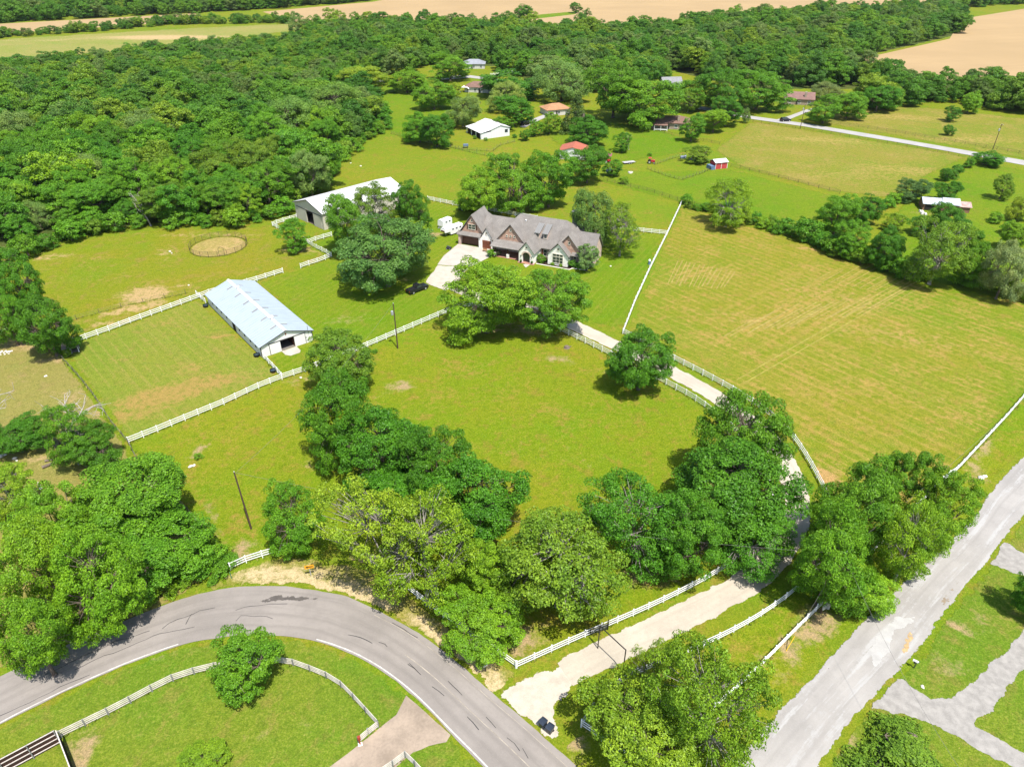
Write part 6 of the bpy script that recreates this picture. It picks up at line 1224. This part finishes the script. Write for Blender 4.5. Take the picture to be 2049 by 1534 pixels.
# ------------------------------------------------------------------ vehicles
M_tyre = plain('tyre', (.015, .015, .015), .9, .1); M_rim = plain('rim', (.5, .5, .5), .3, .5, .5); M_dkglass = M_glass
def wheels(t, xs, ys, r=.37, w=.24):
    for x in xs:
        for y in ys:
            k = MB().prism([(x+r*math.cos(i*.5236), r+r*math.sin(i*.5236)) for i in range(12)], y-w/2, y+w/2, 'y').build('wheel', M_tyre, t); s = 1 if y > 0 else -1
            MB().prism([(x+.6*r*math.cos(i*.5236), r+.6*r*math.sin(i*.5236)) for i in range(12)], min(y+s*w/2, y+s*(w/2+.01)), max(y+s*w/2, y+s*(w/2+.01)), 'y').build('rim', M_rim, k)
def pickup(label, px, py, rz, paint, L=5.8):
    t = thing('pickup_truck', label, 'truck', G(px, py), R(rz)); W2 = .98
    MB().prism([(-2.9, .45), (2.85, .45), (2.9, .8), (2.8, 1.05), (1.35, 1.15), (-2.9, 1.15)], -W2, W2, 'y').build('body', paint, t)
    MB().prism([(-.75, 1.15), (1.35, 1.15), (.6, 1.82), (-.55, 1.84)], -W2+.1, W2-.1, 'y').build('cab', paint, t)
    MB().hexa([(1.28, -.8, 1.18), (1.30, .8, 1.18), (.66, .76, 1.78), (.66, -.76, 1.78), (1.36, -.8, 1.18), (1.36, .8, 1.18), (.72, .76, 1.80), (.72, -.76, 1.80)]).build('windshield', M_glass, t)
    for s in (-1, 1): MB().prism([(-.55, 1.22), (1.0, 1.22), (.5, 1.74), (-.45, 1.76)], min(s*(W2-.1), s*(W2-.085)), max(s*(W2-.1), s*(W2-.085)), 'y').build('side_window', M_glass, t)
    MB().box(-2.75, -.9, -.8, .8, 1.14, 1.165).build('bed', M_black, t)
    for y in (-.75, .75): MB().box(2.86, 2.93, y-.18, y+.18, .75, .95).build('headlight', M_ins, t); MB().box(-2.94, -2.89, y-.1, y+.1, .75, 1.05).build('tail_light', plain('red_lens', (.35, .02, .02), .3), t)
    wheels(t, (-1.85, 1.85), (-.92, .92), .40, .26); return t
def suv(label, px, py, rz, paint):
    t = thing('parked_car', label, 'car', G(px, py), R(rz)); W2 = .95
    MB().prism([(-2.45, .4), (2.4, .4), (2.45, .75), (2.3, 1.0), (1.3, 1.1), (-2.4, 1.12), (-2.5, .8)], -W2, W2, 'y').build('body', paint, t)
    MB().prism([(-2.35, 1.1), (1.3, 1.1), (.65, 1.72), (-2.0, 1.74)], -W2+.1, W2-.1, 'y').build('cabin', paint, t)
    MB().hexa([(1.24, -.78, 1.14), (1.24, .78, 1.14), (.7, .74, 1.66), (.7, -.74, 1.66), (1.32, -.78, 1.14), (1.32, .78, 1.14), (.76, .74, 1.69), (.76, -.74, 1.69)]).build('windshield', M_glass, t)
    for s in (-1, 1): MB().prism([(-2.05, 1.17), (.98, 1.17), (.52, 1.64), (-1.85, 1.66)], min(s*(W2-.1), s*(W2-.085)), max(s*(W2-.1), s*(W2-.085)), 'y').build('side_window', M_glass, t)
    for y in (-.7, .7): MB().box(2.4, 2.47, y-.18, y+.18, .68, .85).build('headlight', M_ins, t); MB().box(-2.53, -2.46, y-.12, y+.12, .75, 1.0).build('tail_light', plain('red_lens', (.35, .02, .02), .3), t)
    wheels(t, (-1.5, 1.5), (-.88, .88)); return t
M_bk = plain('black_paint', (.012, .013, .018), .2, .6, 0, .05); M_nv = plain('navy_paint', (.012, .014, .05), .25, .6, 0, .05)
pickup('black pickup truck parked under the large oak by the gravel pad', 835, 582, math.degrees(math.atan2(*(reversed((G(850, 570)-G(816, 583)).xy)))), M_bk)
pickup('dark blue pickup truck in the shade behind the house by the fence', 936, 420, 5, M_nv)
pickup('pale pickup parked in the shade beside the brick house', 1282, 242, 40, plain('silver_paint', (.4, .4, .42), .3, .5)); suv('black car on the farm lane behind the white metal barn', 1052, 250, 40, M_bk); suv('dark car parked at the head of the narrow lawn', 752, 172, 10, M_bk); suv('white car under the yellow-green tree beyond the narrow lawn', 762, 166, 0, plain('white_car', (.7, .7, .7), .3, .5))
suv('dark car in the side drive across the far road', 1571, 243, 10, M_bk)
M_tr = plain('white_aluminium', (.76, .76, .77), .4, .5, 0, .04)
def trailer(label, px, py, rz, L=4.6, goose=False):
    t = thing('horse_trailer', label, 'horse trailer', G(px, py), R(rz), 'white horse trailers'); hw = 1.05
    prof = [(-L/2, .45), (L/2, .45), (L/2+.15, .9), (L/2, 2.35), (-L/2, 2.45)]
    if goose: prof = [(-L/2, .45), (L/2-1.9, .45), (L/2-1.7, 1.35), (L/2+.1, 1.4), (L/2+.25, 1.6), (L/2, 2.35), (-L/2, 2.45)]
    MB().prism(prof, -hw, hw, 'y').build('body', M_tr, t); MB().prism([(-hw-.03, 2.40), (hw+.03, 2.40), (.7, 2.62), (-.7, 2.62)], -L/2, L/2, 'x').build('roof', M_tr, t)
    for k in range(3 if goose else 2):
        x = -L/2+1.0+k*1.4
        for s in (-1, 1): MB().box(x-.3, x+.3, min(s*hw, s*(hw+.02)), max(s*hw, s*(hw+.02)), 1.65, 2.05).build('window', M_glass, t)
    MB().box(-.4, .3, -hw-.02, -hw, .6, 2.1).build('side_door', M_alu, t)
    if goose: MB().box(L/2-.9, L/2-.78, -.1, .1, 0, 1.4).build('jack', M_alu, t); MB().box(L/2+.16, L/2+.28, -.8, .8, 1.5, 2.0).build('nose_panel', plain('bronze_panel', (.16, .10, .06)), t)
    else: MB().tube((L/2, -.6, .5), (L/2+1.1, 0, .5), .05).build('hitch', M_alu, t); MB().tube((L/2, .6, .5), (L/2+1.1, 0, .5), .05).build('hitch', M_alu, t); MB().tube((L/2+.9, 0, 0), (L/2+.9, 0, .6), .04).build('jack', M_alu, t)
    wheels(t, (-L/2+1.5, -L/2+2.3), (-hw+.05, hw-.05), .34, .2)
trailer('white bumper-pull horse trailer left of the house', 891, 454, -130, 3.9); trailer('long white gooseneck horse trailer beside the garage', 905, 468, -135, 6.6, True)
# ------------------------------------------------------------------ yard things
mw = thing('lawn_mower', 'low black mower parked on the concrete pad', 'mower', G(898, 498), R(-10)); MB().lathe([(.75, .12), (.8, .2), (.8, .35), (.6, .45)], 14).build('deck', M_black, mw); MB().prism([(-.45, .45), (.4, .45), (.25, .75), (-.2, .8), (-.5, .9)], -.3, .3, 'y').build('hood', plain('dark_grey_plastic', (.05, .05, .055), .35), mw); wheels(mw, (-.45, .5), (-.6, .6), .22, .16)
pb = thing('wooden_bench', 'small wooden bench on the concrete pad before the third garage', 'bench', G(970, 503.5), R(-23)); MB().box(-.6, .6, -.2, .2, .4, .48).build('seat', plain('light_wood', (.34, .19, .09)), pb); MB().box(-.6, .6, .2, .26, .5, .9).build('backrest', plain('light_wood', (.34, .19, .09)), pb)
for x in (-.5, .5): MB().box(x-.05, x+.05, -.18, .22, 0, .4).build('leg', plain('light_wood', (.34, .19, .09)), pb)
def planter(label, px, py): t = thing('flower_pot', label, 'pot', G(px, py)); MB().lathe([(.2, 0), (.3, .5), (.33, .5), (.28, .46)], 10).build('pot', plain('dark_clay', (.07, .04, .035)), t); MB().lathe([(.22, .46), (.34, .7), (.2, .95), (.05, 1.0)], 8).build('plant', plain('pot_plant', (.05, .10, .02), .8, .1, 0, .4, 6), t)
planter('dark flower pot left of the front door step', 1042, 526); planter('dark flower pot right of the front door step', 1064, 529)
def trough(label, px, py): t = thing('water_trough', label, 'trough', G(px, py)); MB().lathe([(.55, 0), (.62, .55), (.66, .58), (.58, .58), (.5, .1)], 14).build('tub', M_black, t); MB().lathe([(.54, .42), (.1, .43)], 12).build('water', plain('trough_water', (.03, .05, .06), .08, .6), t)
trough('black water tub at the far end of the stable wall', 412, 614); trough('black water tub at the near corner of the stable', 514, 713); trough('black water tub beside the short fence below the stable', 547, 744)
hy = thing('well_pump', 'white and blue well pump beside the lawn fence', 'pump', G(1299, 529)); MB().lathe([(.3, 0), (.3, .9), (.34, .95), (.2, 1.3), (.05, 1.35)], 10).build('tank', plain('pump_blue', (.12, .19, .32)), hy); MB().lathe([(.32, .95), (.32, 1.25), (.1, 1.5)], 10).build('cap', M_white, hy)
st = thing('tree_stump', 'cut grey tree stump near the driveway fence', 'stump', G(1134, 696)); MB().lathe([(.75, 0), (.55, .2), (.5, .45), (.42, .47)], 9).build('stump', M_bark, st); MB().tube((.3, .2, .1), (1.0, .5, .12), .14, .1).build('root', M_bark, st)
def log(label, a, b, r): A_, B_ = G(*a, r), G(*b, r); o = MB().tube((0, 0, 0), B_-A_, r, r*.7, 8).build('fallen_log', M_bark, loc=A_); tag(o, label, 'log')
log('long fallen log on the dry yard at the left', (84, 935), (122, 920), .28); log('shorter fallen log lying behind the long one', (90, 922), (118, 917), .22); log('fallen branch under the low spreading tree', (180, 922), (212, 934), .18)
rr_ = np.random.RandomState(3); M_rock = plain('white_limestone', (.58, .54, .48), .9, .1, 0, .2, 3, .3)
def rock_mesh(s):
    rs2 = np.random.RandomState(s); m = MB(); V = []; F = []
    for i in range(5):
        th = math.pi*i/4
        for j in range(7): r = rs2.uniform(.75, 1.15); V.append((math.sin(th)*math.cos(j*.8976)*r, math.sin(th)*math.sin(j*.8976)*r, math.cos(th)*.6*r))
    for i in range(4):
        for j in range(7): F.append((i*7+j, (i+1)*7+j, (i+1)*7+(j+1) % 7, i*7+(j+1) % 7))
    return m.add(V, F).mesh('rock', M_rock)
RM = [rock_mesh(s) for s in range(4)]
def rocks(label, group, spots):
    for (x, y, r) in spots:
        o = inst('rock', RM[rr_.randint(4)], None, G(x, y)+Vector((0, 0, r*.3)), (0, 0, rr_.uniform(0, 6)), (r, r*rr_.uniform(.6, 1), r*.8)); tag(o, label, 'rock', group)
rocks('white rubble stone in the heap at the left picture edge', 'rubble heap at the left edge', [(x, y, rr_.uniform(.2, .45)) for x, y in [(0, 707), (4, 704), (8, 706), (12, 703), (16, 705), (21, 704), (2, 710), (10, 709), (18, 708), (24, 703)]])
rocks('white rubble stone at the left picture edge above the heap', 'upper rubble at the left edge', [(x, y, rr_.uniform(.2, .4)) for x, y in [(2, 668), (5, 664), (9, 660), (14, 657), (3, 660)]])
rocks('pale stone among the thickets of the dry yard', 'stones in the dry yard', [(80, 858, .5), (84, 854, .4), (30, 918, .4), (4, 913, .5), (10, 911, .35), (92, 753, .35), (34, 922, .3), (78, 862, .3)])
rocks('small pale stone in the worn grass of the paddocks', 'stones in the paddocks', [(340, 504, .4), (344, 507, .3), (382, 934, .5), (388, 932, .4), (378, 571, .3), (602, 756, .35), (1222, 533, .3), (722, 333, .5), (702, 327, .4)])
rocks('flat pale stone on the verge beside the lane', 'stones on the lane verge', [(1963, 958, .6), (1970, 954, .5), (1846, 1374, .3)])
sc_ = thing('garden_statue', 'small white upright statue in the dry yard', 'statue', G(82, 977)); MB().lathe([(.25, 0), (.28, .1), (.16, .2), (.22, .6), (.2, .9), (.1, 1.0), (.14, 1.15), (.05, 1.3)], 10).build('figure', M_white, sc_)
# far yard clutter
ps = thing('play_set', 'orange and green play set with a yellow slide beside the brick house', 'play set', G(1272, 254), R(15)); M_o = plain('orange_plastic', (.65, .14, .02)); M_y = plain('yellow_plastic2', (.65, .48, .05)); 
for x, y in ((0, 0), (1.4, 0), (0, 1.4), (1.4, 1.4)): MB().box(x-.08, x+.08, y-.08, y+.08, 0, 2.6).build('post', M_y, ps)
MB().box(-.1, 1.5, -.1, 1.5, 1.2, 1.3).build('deck', M_y, ps); MB().prism([(-.3, 2.6), (.7, 3.4), (1.7, 2.6)], -.2, 1.6, 'y').build('roof', M_o, ps); MB().hexa([(1.5, .3, 1.2), (4.0, .3, .1), (4.0, 1.1, .1), (1.5, 1.1, 1.2), (1.5, .3, 1.35), (4.0, .3, .25), (4.0, 1.1, .25), (1.5, 1.1, 1.35)]).build('slide', M_o, ps); MB().box(-.12, -.05, -.1, 1.5, 1.3, 2.3).build('side_panel', plain('green_plastic', (.03, .25, .12)), ps)
MB().tube((4.5, 0, 0), (5.2, 0, 2.4), .06).build('swing_leg', M_y, ps); MB().tube((5.9, 0, 0), (5.2, 0, 2.4), .06).build('swing_leg', M_y, ps); MB().tube((1.4, 0, 2.4), (5.2, 0, 2.4), .06).build('swing_beam', M_y, ps)
def tractor(label, px, py, rz, col):
    t = thing('tractor', label, 'tractor', G(px, py), R(rz)); MB().prism([(-.6, .6), (1.5, .6), (1.5, 1.25), (.3, 1.35), (-.6, 1.0)], -.45, .45, 'y').build('hood', col, t); MB().box(-.8, .1, -.4, .4, 1.0, 1.15).build('seat', M_black, t); wheels(t, (-.5,), (-.75, .75), .65, .35); wheels(t, (1.2,), (-.65, .65), .38, .22); MB().box(-1.0, .2, -.8, .8, 2.0, 2.1).build('canopy', col, t)
    for y in (-.7, .7): MB().box(-.9, -.82, y-.04, y+.04, .8, 2.0).build('canopy_post', M_black, t)
M_rp = plain('red_paint', (.38, .02, .03), .35, .4); tractor('red tractor at the end of the purple lean-to', 1213, 326, 20, M_rp); tractor('red garden tractor on the lawn left of the kitchen garden', 1302, 327, -10, M_rp)
ft = thing('flat_trailer', 'grey flatbed trailer on the lawn near the red-roofed shed', 'trailer', G(1258, 327), R(20)); MB().box(-2.4, 2.4, -1.0, 1.0, .5, .62).build('deck', plain('grey_deck', (.36, .35, .34)), ft); wheels(ft, (-.4, .4), (-1.05, 1.05), .35, .2); MB().tube((2.4, 0, .5), (3.4, 0, .45), .05).build('tongue', M_dark, ft)
for k, (x, y, w, h, c, l) in enumerate([(1366, 316, 2.4, .9, (.22, .25, .32), 'grey-blue scrap pile at the corner of the kitchen garden'), (1385, 320, 3.0, .8, (.08, .11, .22), 'blue covered woodpile above the kitchen garden'), (1408, 325, 3.2, .9, (.10, .13, .2), 'dark blue covered pile beside the red shed'), (1221, 343, 3.0, 1.1, (.07, .1, .22), 'blue and black clutter under the small tree by the red shed'),
        (1846, 427, 3.0, .7, (.55, .53, .5), 'white junk heap on the green lot beside the tin shed'), (1851, 438, 1.6, .7, (.6, .6, .58), 'white appliance lying under the dark tree by the tin shed'), (1262, 346, 1.2, .5, (.5, .46, .4), 'pale pile of boards on the lawn path')]):
    t = thing('junk_pile', l, 'pile', G(x, y), R(20*k)); m_ = plain('junk_%d' % k, c, .7, .2, 0, .4, 3)
    for i in range(5): dx, dy = rr_.uniform(-w/2, w/2), rr_.uniform(-.7, .7); MB().hexa([(dx-.5, dy-.4, 0), (dx+.5, dy-.3, 0), (dx+.45, dy+.4, 0), (dx-.5, dy+.35, 0), (dx-.4, dy-.3, h*rr_.uniform(.5, 1)), (dx+.4, dy-.3, h*rr_.uniform(.5, 1)), (dx+.4, dy+.3, h), (dx-.4, dy+.3, h*.8)]).build('piece', m_, t)
sw = thing('feed_bunk', 'blue metal feeder standing in the meadow before the white metal barn', 'feeder', G(932, 296), R(10)); MB().box(-1.0, 1.0, -.6, .6, .7, 1.5).build('hopper', plain('feeder_blue', (.12, .17, .24)), sw); 
for x in (-.8, .8): MB().box(x-.07, x+.07, -.5, .5, 0, .7).build('leg', M_dark, sw)
# brown calf on the green lot
cf = thing('calf', 'dark brown calf standing on the green lot at the right', 'calf', G(2003, 441), R(30))
me = bpy.data.meshes.new('body'); vs = [(0, 0, .85), (.45, 0, .9), (-.45, 0, .87), (.75, 0, 1.12), (1.0, 0, 1.1), (1.2, 0, .98), (.42, .15, .5), (.42, .15, .02), (.42, -.15, .5), (.42, -.15, .02), (-.45, .15, .55), (-.52, .15, .3), (-.45, .15, .02), (-.45, -.15, .55), (-.52, -.15, .3), (-.45, -.15, .02), (-.66, 0, .8), (-.72, 0, .45)]
me.from_pydata(vs, [(0, 1), (0, 2), (1, 3), (3, 4), (4, 5), (1, 6), (6, 7), (1, 8), (8, 9), (2, 10), (10, 11), (11, 12), (2, 13), (13, 14), (14, 15), (2, 16), (16, 17)], []); ob = bpy.data.objects.new('body', me); link(ob, cf); me.materials.append(plain('brown_hide', (.085, .032, .018), .8, .2))
sk = ob.modifiers.new('skin', 'SKIN'); rad = [.28, .27, .26, .15, .13, .09, .09, .05, .09, .05, .11, .06, .05, .11, .06, .05, .04, .03]
for i, r in enumerate(rad): me.skin_vertices[0].data[i].radius = (r, r)
me.skin_vertices[0].data[0].use_root = True; ss = ob.modifiers.new('sub', 'SUBSURF'); ss.levels = 1; ss.render_levels = 1

# ------------------------------------------------------------------ thin summer haze
t = NT('haze_air')
pv = t.n('ShaderNodeVolumePrincipled', {'Color': (0.86, 0.93, 1.0), 'Density': 0.000025, 'Anisotropy': 0.2}); t.t.links.new(pv.outputs[0], t.out.inputs['Volume'])
hz = MB().box(-S-50, S+50, -S-50, S*1.6+50, -1.0, CAM_H+8).build('haze', t.m); hz['kind'] = 'stuff'; tag(hz, 'thin bluish summer haze over the fields', 'haze')
